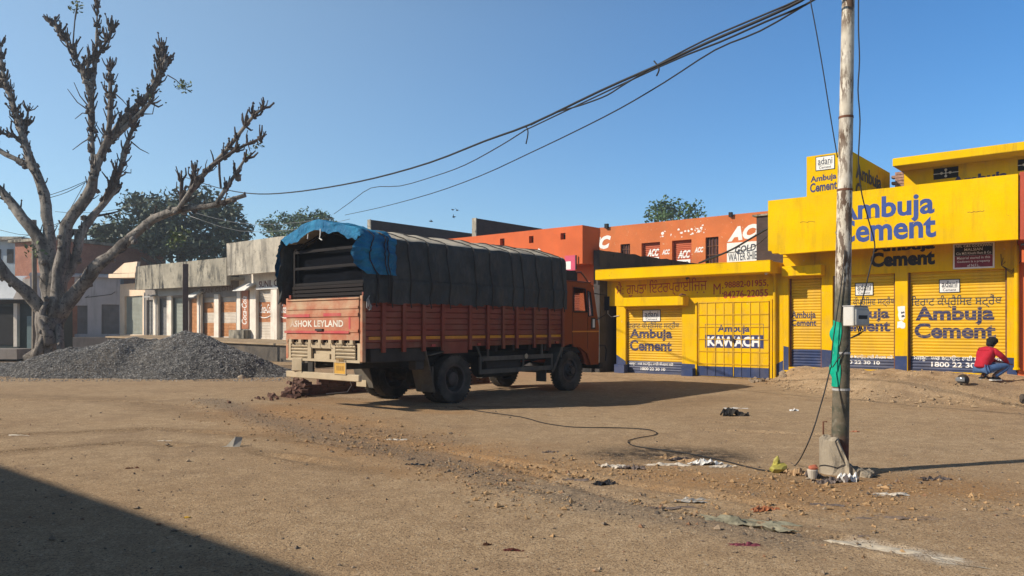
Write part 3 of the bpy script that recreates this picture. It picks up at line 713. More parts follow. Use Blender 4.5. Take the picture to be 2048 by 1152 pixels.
# ---- red shop at the right edge
ra = fA(2035.5, NF)
r_ = thing('shop', 'red painted shop at the right edge of the yellow cement shop', 'shop', (ra, NF, 0))
wall(r_, ra, ra+4.5, -.3, 5.1, NF, [rect(ra+.9, ra+3.6, .4, 3.0)], M['orange'], .3)
body(r_, ra, ra+4.5, NF+.302, NF+6, -.3, 5.1, M['grey_wall'])
shutter(r_, ra+.9, ra+3.6, NF+.16, .35, 3.03, M['orange_shutter'])
rf = f1+.02
MB().box(rf, rf+4.5, NFa+.05, NF-.004, 3.72, 5.38).build('fascia', M['red'], r_, bevel=.02)
MB().box(rf+.02, rf+4.4, NFa+.3, NF-.004, 3.2, 3.5).build('sign_board', M['orange'], r_)
mb = MB(); mb.tube([(rf+.02, NFa+.2, 3.62), (rf+.3, NFa+.1, 3.66), (rf+.6, NFa+.1, 3.6)], .03, 6); mb.build('cable_bunch', M['cable'], r_)
mb = MB()
for i in range(3): mb.tube([(ta1-.35+.05*i, NF-.02, 3.5-.1*i), (ta1-.33, NF-.05, 3.2), (ta1-.1, NF-.1, 3.05-.04*i), (ta1+.1, NF-.1, 3.3), (ta1+.2, NF-.05, 3.55)], .008, 5)
mb.build('wire_loop', M['cable'], t)

# ---- brick pier between
bn = NF+1.8
b0, b1 = fA(1513, bn), fA(1585, bn)
pz = fa(1515, 433, bn)[1]
br = solo('brick_wall', MB().box(b0, b1, bn, bn+.4, 0, pz), M['shade_brick'], 'unplastered brick pier darkened as if in shade left of the tall yellow fascia', 'brick wall', (b0, bn, 0))
tag(MB().box(b0-.12, b1-.2, bn-.08, bn+.5, pz+.002, pz+.06).build('coping', M['concrete'], br), 'dark coping')

# ---- weathered orange warehouse in the back lot
an = NF+7.6
A0, A1 = fA(1120, an), fA(1600, an); Az = fa(1365, 439, an)[1]
w_ = thing('warehouse', 'weathered orange building with white letters behind the low yellow shop', 'building', (A0, an, 0))
ops = [pxbox(1241, 1260, 488, 530, an), pxbox(1283, 1320, 485, 560, an), pxbox(1344, 1383, 480, 560, an), pxbox(1411, 1437, 474, 545, an)]
wall(w_, A0, A1, 0, Az, an, [rect(*b) for b in ops], M['orange_old'], .25)
body(w_, A0, A1, an+.252, an+8, 0, Az-.05, M['grey_wall'])
for b in (ops[1], ops[2]):
    s = shutter(w_, b[0], b[1], an+.2, b[2], b[3]+.02, M['orange_shutter'])
    W = b[1]-b[0]
    lettering(s, 'ACC', (b[0]+.2*W, b[0]+.85*W, b[3]-(.62 if b is ops[1] else .8), b[3]-(.28 if b is ops[1] else .44)), an+.2, M['white_text'], bold=.05, shear=.35, conform=slat)
    pb_ = MB().box(b[0]+.18*W, b[0]+.85*W, an+.168, an+.174, b[2]+.4, b[3]-(.66 if b is ops[1] else .86)).build('white_panel', M['white_text'], s)
    lettering(pb_, 'GOLD', (b[0]+.28*W, b[0]+.75*W, b[3]-(.95 if b is ops[1] else 1.12), b[3]-(.75 if b is ops[1] else .94)), an+.168, M['dark_text'], bold=.02, shear=.2)
for b in (ops[0], ops[3]):
    d = MB().box(b[0], b[1], an+.14, an+.2, b[2], b[3]).build('door' if b is ops[3] else 'window', paint('dark maroon door', (.06, .02, .02), .7), w_)
    m = MB()
    for i in range(5): a = b[0]+(b[1]-b[0])*i/4.0; m.box(a-.015, a+.015, an+.1, an+.13, b[2], b[3])
    for i in range(5): z = b[2]+(b[3]-b[2])*i/4.0; m.box(b[0], b[1], an+.085, an+.099, z-.015, z+.015)
    m.build('door_bars', M['rust'], d)
lettering(w_, 'ACC', pxbox(1155, 1222, 474, 500, an), an, M['white_text'], bold=.06, shear=.3, skew=.05)
lettering(w_, 'ACC', pxbox(1455, 1542, 449, 478, an), an, M['white_text'], bold=.06, shear=.3, skew=.12)
lettering(w_, 'ACC', pxbox(1324, 1340, 499, 509, an), an, M['white_text'], bold=.05, shear=.35)
lettering(w_, 'ACC', pxbox(1389, 1407, 494, 505, an), an, M['white_text'], bold=.05, shear=.35)
bb = pxbox(1454, 1520, 484, 545, an)
pan = MB().box(bb[0], bb[1]+.6, an-.008, an-.002, bb[2], bb[3]).build('white_panel', M['white'], w_)
lettering(pan, 'GOLD', pxbox(1470, 1512, 490, 504, an), an-.008, M['dark_text'], bold=.03, shear=.15, skew=.08)
lettering(pan, 'WATER SHIELD', pxbox(1457, 1526, 504, 520, an), an-.008, M['dark_text'], bold=.015, skew=.06)
for px, py in ((1215, 453), (1463, 430)):
    b = pxbox(px-3, px+3, py-5, py+4, an); MB().box(b[0], b[1], an-.15, an-.002, b[2], b[3]).build('roof_spout', M['dark_in'], w_)
mb = MB(); rr = random.Random(4)
for i in range(26):
    px, py = rr.uniform(1320, 1412), 0; py = rr.gauss(470-(px-1320)*.1, 4)
    a, z = fa(px, py, an); s = rr.uniform(.02, .09)
    mb.plate([(a+s*math.cos(q)*rr.uniform(.5, 1.2), z+s*math.sin(q)*rr.uniform(.4, 1)) for q in np.arange(0, 6.2, .9)], [], lambda u, v, q: (u, an-.004+.003*q, v))
mb.build('flaked_plaster', M['white_text'], w_)

# ---- dark boundary wall, its shade in the colour, going back beside the orange shop
da = fA(1196, NF-.6)
nA, zA = fn(1200, 500, da); nB = an-.02
mb = MB(); P = []
for i in range(41):
    n_ = NF-.5+(nB-NF+.5)*i/40.0; P.append((n_, zA+.05*mnoise.noise(Vector((n_*2, 0, 0)))))
mb.plate([(NF-.5, -.3)]+[(nB, -.3)]+P[::-1], [], lambda u, v, q: (da-.25+.25*q, u, v))
dw = solo('boundary_wall', mb, M['shade_plaster'], 'dark rough side wall, shade in its colour, running back beside the low yellow shop', 'wall', (da, NF, 0))

# ---- long orange shop with box parapet
on = NF-1.15
o1 = fA(1165, on); o0 = o1-11.5
og = thing('shop', 'long orange shop with a square parapet box, beyond the truck roof', 'shop', (o0, on, 0))
oz1 = fa(1165, 450, on)[1]; oz0 = fa(1165, 527, on)[1]
sq = [pxbox(1000, 1009, 477, 491, on), pxbox(1058, 1067, 472, 486, on), pxbox(1121, 1131, 466, 479, on)]
MB().plate(rect(o0, o1, oz0, oz1), [rect(*b) for b in sq], lambda u, v, q: (u, on+.2*q, v)).build('parapet', M['orange'], og)
MB().box(o0, o1-.01, on+.5, on+.6, oz0, oz1-.03).build('parapet_backing', M['dark_in'], og)
mb = MB(); npt = fn(1200, 457, o1)[0]
mb.plate([(on+.202, oz0), (npt, oz0), (npt+.02, oz0+.4), (npt-.05, oz0+.7), (npt+.03, oz0+1.2), (npt, oz1), (on+.202, oz1)], [], lambda u, v, q: (o1-.2+.2*q, u, v)); mb.build('parapet_side', M['orange'], og)
MB().box(o0, o1-.22, on+.202, NF-.4, oz0, oz0+.18).build('canopy_slab', M['orange'], og)
da2 = da-.27
dr = []
for i in range(3): a = da2-3.2-3.4*i; dr.append(rect(a, a+2.5, .35, 2.9))
wall(og, o0, da2, -.2, oz0+.3, NF-.35, dr, M['orange'], .3)
body(og, o0, da2, NF-.048, NF+6, -.2, oz0+.3, M['grey_wall'])
MB().box(o0, da2, NF-.62, NF-.36, -.2, .5).build('step', M['shade_plaster'], og)  # dark plinth added to cover the orange wall foot
for d in dr: shutter(og, d[0][0], d[1][0], NF-.18, .33, 2.93, M['orange_shutter'])
pk = pxbox(1130, 1151, 511, 541, on)
pst = MB().box(pk[0], pk[1], on-.012, on-.002, pk[2], pk[3]).build('poster', M['pink'], og)
lb = pxbox(1131, 1142, 523, 539, on); MB().box(lb[0], lb[1], on-.015, on-.0125, lb[2], lb[3]).build('poster_field', M['white'], pst)
pl_ = fA(1152, on-.08); MB().tube([(pl_, on-.08, oz0-.2), (pl_, on-.08, fa(1152, 511, on)[1])], .03, 6).build('rod', M['cable'], og)
lettering(og, 't', pxbox(1074, 1081, 496, 506, on), on, M['white_text'], bold=.05)

# ---- raw brick party walls rising behind
for px, py, px2, n0, lab in ((740, 440, 955, 24.0, 'long bare brick party wall rising behind the truck tarpaulin'), (951, 437, 1085, 24.5, 'shorter bare brick wall rising behind the orange parapet')):
    a = fA(px+3, n0); z = fa(px, py, n0)[1]; n1 = fn(px2, 460, a)[0]
    b_ = solo('brick_wall', MB().box(a-.24, a, n0, n1, 0, z), M['shade_brick'], lab, 'brick wall', (a, n0, 0))
    MB().box(a-.25, a-.01, n0-.05, n0-.002, 0, z+.02).build('plaster_end', M['concrete_light'], b_)
# ================================================================== LEFT SHOP ROW
NL = 22.3
def PZ(a): return float(np.interp(a, [-52, -33, -27], [1.12, .92, .85]))
def left_shut(root, px0, px1, pt, mat, band=None, zb=None, n=NF+.16):
    a0, a1 = fA(px0, NF), fA(px1, NF); zt = fa((px0+px1)/2, pt, NF)[1]; zb_ = PZ((a0+a1)/2)
    return (a0, a1, zb_, zt)
# plinth the shops stand on
pa0, pa1 = -50.5, fA(640, 20.6)
mb = MB(); P = []
mb.add([(pa0, 20.6, -.2), (pa1, 20.6, -.2), (pa1, NF-.01, -.2), (pa0, NF-.01, -.2), (pa0, 20.6, PZ(pa0)-.06), (pa1, 20.6, PZ(pa1)-.06), (pa1, NF-.01, PZ(pa1)), (pa0, NF-.01, PZ(pa0))],
       [(0, 1, 5, 4), (1, 2, 6, 5), (2, 3, 7, 6), (3, 0, 4, 7), (4, 5, 6, 7), (3, 2, 1, 0)])
pm = N('plinth'); sp = pm.new('SeparateXYZ'); ge = pm.new('NewGeometry'); pm.link(ge.outputs['Normal'], sp.inputs[0])
cc = pm.mix(pm.ramp(pm.noise(1.2, 7, .65), .3, .7), (.06, .055, .05), (.13, .11, .09)); c2 = pm.mix(pm.ramp(pm.noise(1.0, 6), .3, .7), (.27, .20, .13), (.36, .28, .19))
pm.bump(pm.noise(6, 6), .6, .05)
plinth = solo('plinth', mb, [pm.out(cc, .95), pm.mat], 'raised earth and stone plinth carrying the grey shop row', 'plinth', (pa0, 20.6, 0))
sl_ = MB(); sl_.add([(pa0, 20.45, PZ(pa0)-.05), (pa1+.1, 20.45, PZ(pa1)-.05), (pa1+.1, NF-.02, PZ(pa1)+.012), (pa0, NF-.02, PZ(pa0)+.012), (pa0, 20.45, PZ(pa0)-.13), (pa1+.1, 20.45, PZ(pa1)-.13), (pa1+.1, NF-.02, PZ(pa1)+.004), (pa0, NF-.02, PZ(pa0)+.004)],
        [(0, 1, 2, 3), (4, 7, 6, 5), (0, 4, 5, 1), (1, 5, 6, 2), (2, 6, 7, 3), (3, 7, 4, 0)])
pq = N('plinth top'); sl_.build('slab_top', pq.out(pq.mix(pq.ramp(pq.noise(1.0, 6), .3, .7), (.27, .20, .13), (.36, .28, .19)), .95), plinth)

# ---- cream corner shop
ca0, ca1 = fA(240, NF), fA(290, NF)
c_ = thing('shop', 'narrow cream shop with a stepped parapet and grey green shutter behind the tree', 'shop', (ca0, NF, 0))
b = left_shut(c_, 249, 285, 592, None)
wall(c_, ca0, ca1, 0, 4.6, NF, [rect(b[0], b[1], b[2], b[3])], M['cream'], .3)
body(c_, ca0, ca1, NF+.302, NF+6, 0, 4.6, M['grey_wall'])
shutter(c_, b[0], b[1], NF+.16, b[2], b[3]+.03, M['shutter_grey'])
MB().plate(pp([(217, 556), (270, 555), (270, 546), (217, 548)], NL), [], lambda u, v, q: (u, NL+q*1.08, v)).build('eave', M['cream'], c_)
MB().plate(pp([(224, 546.5), (269, 545.5), (273, 523), (247, 526)], NL), [], lambda u, v, q: (u, NL+.05+q*.2, v)).build('parapet', M['cream'], c_)

# ---- long grey shop (many shutters)
ga0, ga1 = ca1+.004, fA(478, NF)
g_ = thing('shop', 'long low grey concrete shop with many shutters behind the gravel heap', 'shop', (ga0, NF, 0))
L = [(293, 307, 600, 'shutter_steel'), (316, 334, 597, 'shutter_steel'), (343, 369, 595, 'shutter_grey'), (378, 394, 597, 'ad_orange'), (403, 428, 595, 'shutter_white'), (438, 472, 593, 'shutter_white')]
bs = [left_shut(g_, *q) for q in L]
wall(g_, ga0, ga1, 0, 5.2, NF, [rect(*q) for q in bs], M['grey_wall'], .3)
body(g_, ga0, ga1, NF+.302, NF+7, 0, 5.2, M['grey_wall'])
for q, l in zip(bs, L):
    s = shutter(g_, q[0], q[1], NF+.17, q[2], q[3]+.03, M[l[3]])
    if l[3] == 'shutter_white':
        H = q[3]-q[2]
        for z0, z1 in ((.62, .88), (.0, .36)):
            m = MB(); st_ = slat.step; zz = [q[2]+H*z0]; kk = math.ceil(zz[0]/st_+1e-6)
            while kk*st_ < q[2]+H*z1: zz.append(kk*st_); kk += 1
            vs = [p for z in zz for p in ((q[0]+.03, NF+.166+slat(z), z), (q[1]-.03, NF+.166+slat(z), z))]
            m.add(vs, [(2*i, 2*i+1, 2*i+3, 2*i+2) for i in range(len(zz)-1)]); m.build('advert_band', M['ad_orange'], s)
MB().plate(pp([(269, 579.5), (453, 570.5), (453, 515), (272, 533)], NL), [], lambda u, v, q: (u, NL+.25*q, v)).build('fascia', M['concrete'], g_)
zs_ = fa(360, 574, NL)[1]; MB().box(fA(269, NL)+.2, fA(453, NL), NL+.252, NF-.003, zs_+.25, zs_+.4).build('canopy_slab', M['concrete'], g_)
for p0, p1 in ((307, 316), (334, 343), (394.5, 402.5), (428.5, 437.5)):
    a0, a1 = fA(p0, NF-.1), fA(p1, NF-.1); MB().box(a0, a1, NF-.12, NF-.003, PZ(a0), fa(p0, 594, NF)[1]+.15).build('pillar', M['pale_pillar'], g_)
for px in (289, 312, 399): a = fA(px, NF-.2); MB().tube([(a, NF-.2, PZ(a)), (a, NF-.2, 3.9)], .05, 8).build('drain_pipe', M['pvc'], g_)
def hood(root, p0, p1, y0, y1, col):
    a0, a1 = fA(p0, NF-.6), fA(p1, NF-.6); z0 = fa(p0, y1, NF-.6)[1]; z1 = fa(p0, y0, NF-.6)[1]
    mb = MB(); mb.add([(a0, NF-.75, z0), (a1, NF-.75, z0), (a1-.15, NF-.15, z1), (a0+.1, NF-.15, z1), (a0, NF-.75, z0-.04), (a1, NF-.75, z0-.04), (a1-.15, NF-.003, z1-.05), (a0+.1, NF-.003, z1-.05)],
                      [(0, 1, 2, 3), (4, 7, 6, 5), (0, 4, 5, 1), (1, 5, 6, 2), (2, 6, 7, 3), (3, 7, 4, 0)])
    mb.build('sheet_hood', col, root)
hood(g_, 374, 392, 583, 594, M['white']); hood(g_, 289, 304, 589, 594, M['pvc'])
sb = pxbox(316, 371, 575, 591, NF-.25); MB().box(sb[0], sb[1], NF-.25, NF-.003, sb[2], sb[3]).build('sign_board', paint('blank grey sign board', (.3, .31, .32), .6, .1), g_)
lettering(g_, 'RANI CLOTH', pxbox(404, 466, 574, 584, NF), NF, paint('faded lettering', (.14, .09, .08), .8, .3, 6), bold=.02, skew=.12)

# ---- pale shop with the higher fascia
ha0, ha1 = ga1+.004, fA(700, NF)
h_ = thing('shop', 'pale concrete shop with a higher fascia and red drink adverts, left of the truck', 'shop', (ha0, NF, 0))
L2 = [(513, 541, 578), (556, 580, 577), (596, 625, 576), (640, 668, 575)]
bs2 = [left_shut(h_, *q, None) for q in L2]
db = left_shut(h_, 481, 499, 581, None)
zt = fa(520, 480, NF)[1]
wall(h_, ha0, ha1, 0, zt-.3, NF, [rect(*q) for q in bs2], M['pale_pillar'], .3)
body(h_, ha0, ha1, NF+.302, NF+7, 0, zt-.3, M['grey_wall'])
for i, q in enumerate(bs2):
    s = shutter(h_, q[0], q[1], NF+.17, q[2], q[3]+.03, M['shutter_white']); H = q[3]-q[2]
    if i < 2:
        m = MB(); st_ = slat.step; z0 = q[2]+.34*H; zz = [z0]; kk = math.ceil(z0/st_+1e-6)
        while kk*st_ < q[2]+.75*H: zz.append(kk*st_); kk += 1
        m.add([p for z in zz for p in ((q[0]+.02, NF+.166+slat(z), z), (q[1]-.02, NF+.166+slat(z), z))], [(2*j, 2*j+1, 2*j+3, 2*j+2) for j in range(len(zz)-1)])
        band = m.build('advert_band', paint('faded red advert %d' % i, (.38, .13, .07) if i else (.43, .18, .08), .7, .15, 3), s)
        lettering(s, 'Coca-Cola', (q[0]+.06*(q[1]-q[0]), q[1]-.05*(q[1]-q[0]), q[2]+.52*H, q[2]+.70*H), NF+.164, M['white_text'], bold=.012, shear=.45, conform=slat)
        mb = MB(); W = q[1]-q[0]
        pts = [(q[0]+W*(.02+.96*t), NF+.13, q[2]+H*(.46-.05*math.sin(t*3.14)+.03*t)) for t in np.linspace(0, 1, 10)]
        mb.tube(pts, [.012+.02*math.sin(3.14*t) for t in np.linspace(0, 1, 10)], 6); mb.build('advert_ribbon', M['white_text'], s)
# red drink advert door panel
a0, a1 = db[0], db[1]; z0, z1 = fa(490, 658, NF)[1], db[3]
pn_ = MB().box(a0, a1, NF-.05, NF-.004, z0, z1).build('advert_panel', paint('faded red advert panel', (.37, .14, .07), .6, .15, 3), h_)
m = MB()
for bq in ((a0-.05, a0, z0, z1), (a1, a1+.05, z0, z1)): m.box(bq[0], bq[1], NF-.07, NF-.004, bq[2], bq[3])
m.build('panel_frame', M['rust'], pn_)
lettering(pn_, 'Coca-Cola', (a0+.22*(a1-a0), a0+.78*(a1-a0), z0+.12*(z1-z0), z0+.85*(z1-z0)), NF-.05, M['white_text'], bold=.012, shear=.4, turn=True)
MB().box(a0-.3, a1+.35, NF-.55, NF-.003, PZ(a0), z0-.05).build('step', M['concrete'], h_)
for p0, p1 in ((474, 481), (500, 512), (542, 554), (581, 594)):
    b0_, b1_ = fA(p0, NF-.1), fA(p1, NF-.1); MB().box(b0_, b1_, NF-.12, NF-.003, PZ(b0_), db[3]+.1).build('pillar', M['pale_pillar'], h_)
MB().box(fA(512, NF-.18), fA(700, NF-.18), NF-.18, NF-.121, fa(550, 577, NF-.18)[1], fa(550, 573, NF-.18)[1]).build('lintel', M['white'], h_)
hood(h_, 470, 495, 567, 581, M['white'])
MB().plate(pp([(455, 551), (720, 530), (720, 452), (453, 487)], NL-.1), [], lambda u, v, q: (u, NL-.1+.25*q, v)).build('fascia', M['concrete_light'], h_)
lettering(h_, 'SUNIL CHHABRA', pxbox(518, 598, 558, 572, NF), NF, paint('dark red lettering', (.13, .03, .03), .8, .3, 6), bold=.02, skew=.1)

# ---- shaded lilac shop turned towards the right
C = Vector(S2W(ca0-.02, NF+.02)); an_ = math.atan2(.37, .93)
l_ = thing('shop', 'faded lilac shop in shade with two dark shutters, right of the tree trunk', 'shop', (C.x, C.y, 0), 'W', rot=an_, local=True)
def lw(px):                                # pixel -> distance along that wall (negative to the left)
    r = (px-1024)/F; dx, dy = math.cos(an_), math.sin(an_)
    return (r*C.y-C.x)/(dx-r*dy)
def lz(px, py): s = lw(px); return CZ-(py-HZ)/F*(C.y+s*math.sin(an_))
wl = lw(60); lt = lz(200, 548)
hs = [(lw(128), lw(175), lz(150, 668), lz(150, 611)), (lw(203), lw(238), lz(220, 668), lz(220, 609))]
MB().plate(rect(wl, 0, 0, lt), [rect(*q) for q in hs], lambda u, v, q: (u, q*.3, v)).build('front_wall', M['lilac'], l_)
MB().box(wl, -.02, .302, 5, 0, lt).build('building_body', M['grey_wall'], l_)
MB().box(wl, -.02, -.35, .0-.003, lt-.25, lt-.1).build('ledge', M['lilac'], l_)
for q in hs: shutter(l_, q[0], q[1], .16, q[2], q[3]+.03, paint('dark lilac shutter', (.15, .14, .15), .6, .15, 2, streak=.4))
MB().box(wl, 0, -2.2, -.003, .2, PZ(-50)-.15).build('step', M['grey_wall'], l_)
mb = MB(); mb.tube([(hs[0][1]+.1, -.03, lt-1.5), (hs[1][0]-1, -.05, lt-1.65), (hs[1][0]+.6, -.04, lt-1.4), (-.3, -.03, lt-1.2)], .02, 5); mb.build('hanging_wire', M['cable'], l_)

# ---- brick house and pale house behind, kiosk at far left
def wbox(name, label, cat, d, px0, px1, pt, depth, mat, zb=0, rot=0.0, roof=None):
    x0, x1 = (px0-1024)/F*d, (px1-1024)/F*d; z1 = CZ-(pt-HZ)/F*d
    o = thing(name, label, cat, (x0, d, 0), 'W', rot=rot, local=True)
    MB().box(0, x1-x0, 0, depth, zb, z1).build('wall', mat, o)
    return o, x1-x0, z1
o, w, z = wbox('house', 'red brick upper house with a grey lower band behind the bare tree', 'house', 53, 30, 150, 486, 9, M['brick'], rot=-.42)
MB().box(-.06, w+.06, -.06, -.003, 0, z-2.5).build('plaster_band', M['grey_wall'], o); MB().box(-.3, w+.3, -.3, 9.3, z+.002, z+.18).build('roof', M['concrete'], o)
o, w, z = wbox('house', 'dark house with a railed roof hidden behind the tree limbs', 'house', 56, 128, 250, 497, 8, paint('dark house wall', (.11, .09, .09), .9, .2, 1), rot=.2)
mb = MB()
for i in range(7): x = w*i/6; mb.box(x-.05, x+.05, -.05, .05, z, z+1.3)
mb.box(-.3, w+.3, -.2, 3, z+1.3, z+1.42); mb.box(0, w, -.03, .03, z+.6, z+.68); mb.build('roof_railing', M['dark_metal'], o)
MB().box(w*.35, w*.6, -.06, -.003, z-2.2, z-.6).build('window', M['dark_in'], o)
o, w, z = wbox('house', 'pale blue grey house at the far left edge behind the kiosk', 'house', 62, -60, 40, 481, 8, paint('pale blue wall', (.34, .40, .46), .9, .12, 1, streak=.4))
MB().box(-.4, w+.5, -.6, 8.3, z+.002, z+.25).build('roof', M['concrete_light'], o); MB().box(-.4, w+.5, -.6, -.003, z-3, z-2.8).build('ledge', M['concrete_light'], o)
for i in range(4): MB().box(1+i*1.0, 1.5+i*1.0, -.05, -.003, z-1.8, z-.7).build('window', M['dark_in'], o)
# kiosk
kd = 37.0
def kx(px): return (px-1024)/F*kd
def kz(py): return CZ-(py-HZ)/F*kd
ki = thing('kiosk', 'dark kiosk under a white metal awning at the far left edge', 'kiosk', (kx(-70), kd, 0), 'W', local=True)
X0 = kx(-70)
MB().box(0, kx(62)-X0, .8, 3.5, 0, kz(600)).build('kiosk_body', paint('dark green grey boards', (.05, .065, .065), .8, .2, 2), ki)
MB().box(kx(12)-X0, kx(19)-X0, .55, .78, kz(694), kz(606)).build('post', M['pale_pillar'], ki)
MB().box(0, kx(62)-X0, .5, .79, kz(606), kz(598)).build('beam', M['dark_metal'], ki)
MB().box(0.2, kx(11)-X0, .76, .798, kz(690), kz(612)).build('opening', M['dark_in'], ki)
m = MB()
for i in range(14):
    t0, t1 = i/14.0, (i+1)/14.0; f = lambda t: (-.35+1.3*t, kz(597)+1.15*math.sin(t*1.5))
    (y0, z0), (y1, z1) = f(t0), f(t1)
    m.add([(0, y0, z0), (kx(36)-X0, y0, z0), (kx(36)-X0-.2*t1, y1, z1), (0, y1, z1)], [(0, 1, 2, 3)])
m.build('awning', paint('white sheet awning', (.6, .63, .66), .35, .06, 3, metal=.3), ki, recalc=False)
MB().box(kx(46)-X0, kx(59)-X0, .3, .75, kz(697), kz(632)).build('cabinet', paint('blue grey cabinet', (.14, .2, .21), .6, .15), ki)
MB().box(-.2, kx(66)-X0, -1.2, .79, kz(704)-.3, kz(697)).build('platform', M['grey_wall'], ki)
# ================================================================== TREES
bark = N('pale mottled bark')
v = bark.map((1, 1, .35))
cc = bark.mix(bark.ramp(bark.noise(2.2, 8, .7, v), .32, .66), (.075, .066, .06), (.29, .26, .23))
cc = bark.mix(bark.ramp(bark.noise(9, 6, .7), .52, .62, 0, .9), cc, (.04, .034, .032))
cc = bark.mix(bark.ramp(bark.noise(3.1, 4, .6, bark.map((1, 1, .2))), .58, .7, 0, .7), cc, (.42, .38, .33))
bark.bump(bark.noise(7, 8, .75, v), 1.0, .06)
M['bark'] = bark.out(cc, .95)
M['twig'] = paint('dark stub bark', (.07, .055, .05), .95, .3, 6)
def leafmat(name, c1, c2, tr=.25):
    n = N(name); col = n.mix(n.ramp(n.noise(1.1, 4), .35, .65), c1, c2); col = n.mix(n.ramp(n.noise(6, 2), .4, .7, 0, .6), col, k3(c1, .6))
    n.b.inputs['Transmission Weight'].default_value = 0; n.b.inputs['Subsurface Weight'].default_value = 0
    return n.out(col, .55, 0, .35)
M['leaf_dark'] = leafmat('dark leaves', (.022, .045, .02), (.05, .085, .03))
M['leaf_mid'] = leafmat('green leaves', (.035, .075, .022), (.08, .14, .04))
M['leaf_hazy'] = leafmat('haze grey leaves', (.042, .062, .04), (.08, .11, .068))  # leaf green greyed to put distance haze into the colour
M['leaf_lite'] = leafmat('pale broad leaves', (.10, .15, .05), (.17, .21, .08))
TD = 29.0
lim = [  # (depth offsets start,end), polyline px, widths px
 ((0, -.2), [(96, 722), (97, 700), (99, 672), (103, 645), (106, 622)], [92, 70, 64, 72, 80], 1),
 ((0, -2.5), [(104, 640), (73, 606), (50, 585), (29, 564), (0, 531), (-40, 490), (-95, 440), (-130, 380), (-150, 330)], [46, 38, 34, 31, 29, 24, 20, 15, 9], 1),
 ((0, -2.5), [(108, 640), (131, 611), (157, 575), (193, 535), (233, 502), (277, 458), (321, 429), (365, 413), (408, 414), (448, 404), (490, 391)], [44, 40, 36, 33, 31, 27, 24, 19, 15, 13, 9], 1),
 ((-1.9, -3), [(352, 424), (365, 402), (399, 358), (431, 326), (462, 292), (486, 257), (510, 226), (527, 216)], [17, 17, 14, 12, 10, 9, 7, 5], 2),
 ((-2.4, -3), [(425, 332), (448, 315), (469, 299), (497, 285), (521, 276)], [9, 8, 8, 7, 4], 2),
 ((-2.3, -2), [(432, 406), (448, 376), (476, 352), (490, 318)], [11, 9, 8, 5], 2),
 ((-2.5, -2.3), [(438, 324), (439, 348), (442, 376)], [6, 6, 5], 0),
 ((-2, -2), [(361, 418), (362, 395), (363, 364)], [7, 9, 8], 2), ((-2, -2.2), [(380, 376), (385, 358), (390, 343)], [7, 9, 7], 2),
 ((.3, .8), [(106, 632), (100, 595), (92, 545), (91, 506), (62, 451), (36, 425), (0, 385), (-30, 350), (-75, 300), (-100, 240), (-105, 190)], [52, 44, 36, 33, 30, 28, 24, 20, 17, 13, 8], 1),
 ((.2, 1.8), [(112, 632), (110, 579), (102, 520), (97, 470), (95, 433), (87, 385), (66, 333), (45, 271), (31, 222), (17, 184), (3, 139), (1, 90)], [50, 40, 33, 30, 29, 27, 25, 20, 15, 11, 8, 4], 1),
 ((1.2, 1.2), [(72, 340), (35, 320), (15, 308), (-10, 298), (-50, 262), (-70, 215)], [20, 18, 15, 13, 11, 7], 1),
 ((1.2, 1.0), [(50, 285), (30, 262), (0, 266)], [9, 8, 5], 2), ((1.5, 1.4), [(50, 278), (52, 250), (56, 222)], [6, 6, 4], 2),
 ((1.6, 1.6), [(18, 184), (3, 172), (-10, 160)], [8, 8, 6], 2),
 ((-.3, .5), [(112, 632), (117, 597), (120, 540), (124, 480), (142, 429), (175, 396), (186, 360), (194, 333), (215, 278), (243, 243), (278, 208), (302, 184), (323, 149), (331, 120)], [48, 38, 34, 32, 31, 29, 27, 25, 22, 19, 17, 17, 18, 14], 1),
 ((.5, .8), [(314, 165), (322, 130), (323, 94)], [14, 11, 6], 3),
 ((.3, 0), [(205, 300), (240, 262), (280, 232), (300, 205)], [13, 12, 10, 7], 2),
 ((.2, 1.2), [(186, 355), (187, 325), (184, 280), (184, 243), (181, 187), (188, 150), (191, 118), (194, 69), (194, 12)], [16, 14, 13, 12, 12, 10, 8, 6, 2], 2),
 ((.6, 1.2), [(181, 190), (172, 160), (153, 118), (143, 95), (135, 83), (115, 66), (105, 47)], [10, 9, 8, 8, 8, 6, 3], 3),
 ((.6, .9), [(172, 165), (176, 130), (180, 108), (190, 108)], [6, 6, 6, 4], 1),
 ((.9, 1.2), [(191, 118), (204, 104), (214, 82), (222, 58)], [7, 6, 5, 3], 3),
 ((.9, 1.2), [(146, 95), (150, 62), (148, 30), (154, 8)], [4, 3, 2.5, 1.5], 0),
 ((.1, -.2), [(208, 300), (216, 270), (219, 243), (222, 191), (219, 139)], [13, 12, 11, 10, 7], 3),
 ((-.1, .6), [(115, 612), (124, 564), (153, 517), (160, 462), (180, 432), (197, 422), (237, 371), (222, 385)][:7], [34, 28, 25, 22, 21, 19, 17], 1),
 ((.6, .4), [(197, 420), (208, 399), (240, 347), (250, 305), (257, 278), (274, 236)], [16, 16, 15, 12, 10, 6], 2),
 ((.4, .2), [(212, 398), (222, 365), (230, 338)], [9, 8, 6], 2),
 ((.5, .9), [(183, 432), (205, 434), (222, 424), (240, 422)], [8, 6, 5, 3], 0),
 ((.4, .2), [(205, 395), (235, 372), (242, 352)], [5, 4, 3], 0),
 ((-.5, -.6), [(100, 690), (90, 660), (80, 620), (96, 600)], [40, 34, 18, 8], 0),
 ((-.6, -.5), [(75, 722), (80, 690), (86, 660), (100, 640)], [30, 22, 20, 20], 0), ((-.6, -.3), [(122, 722), (121, 690), (118, 660), (112, 640)], [26, 20, 20, 24], 0),
]
tx0, ty0, _ = pw(98, 737, TD)
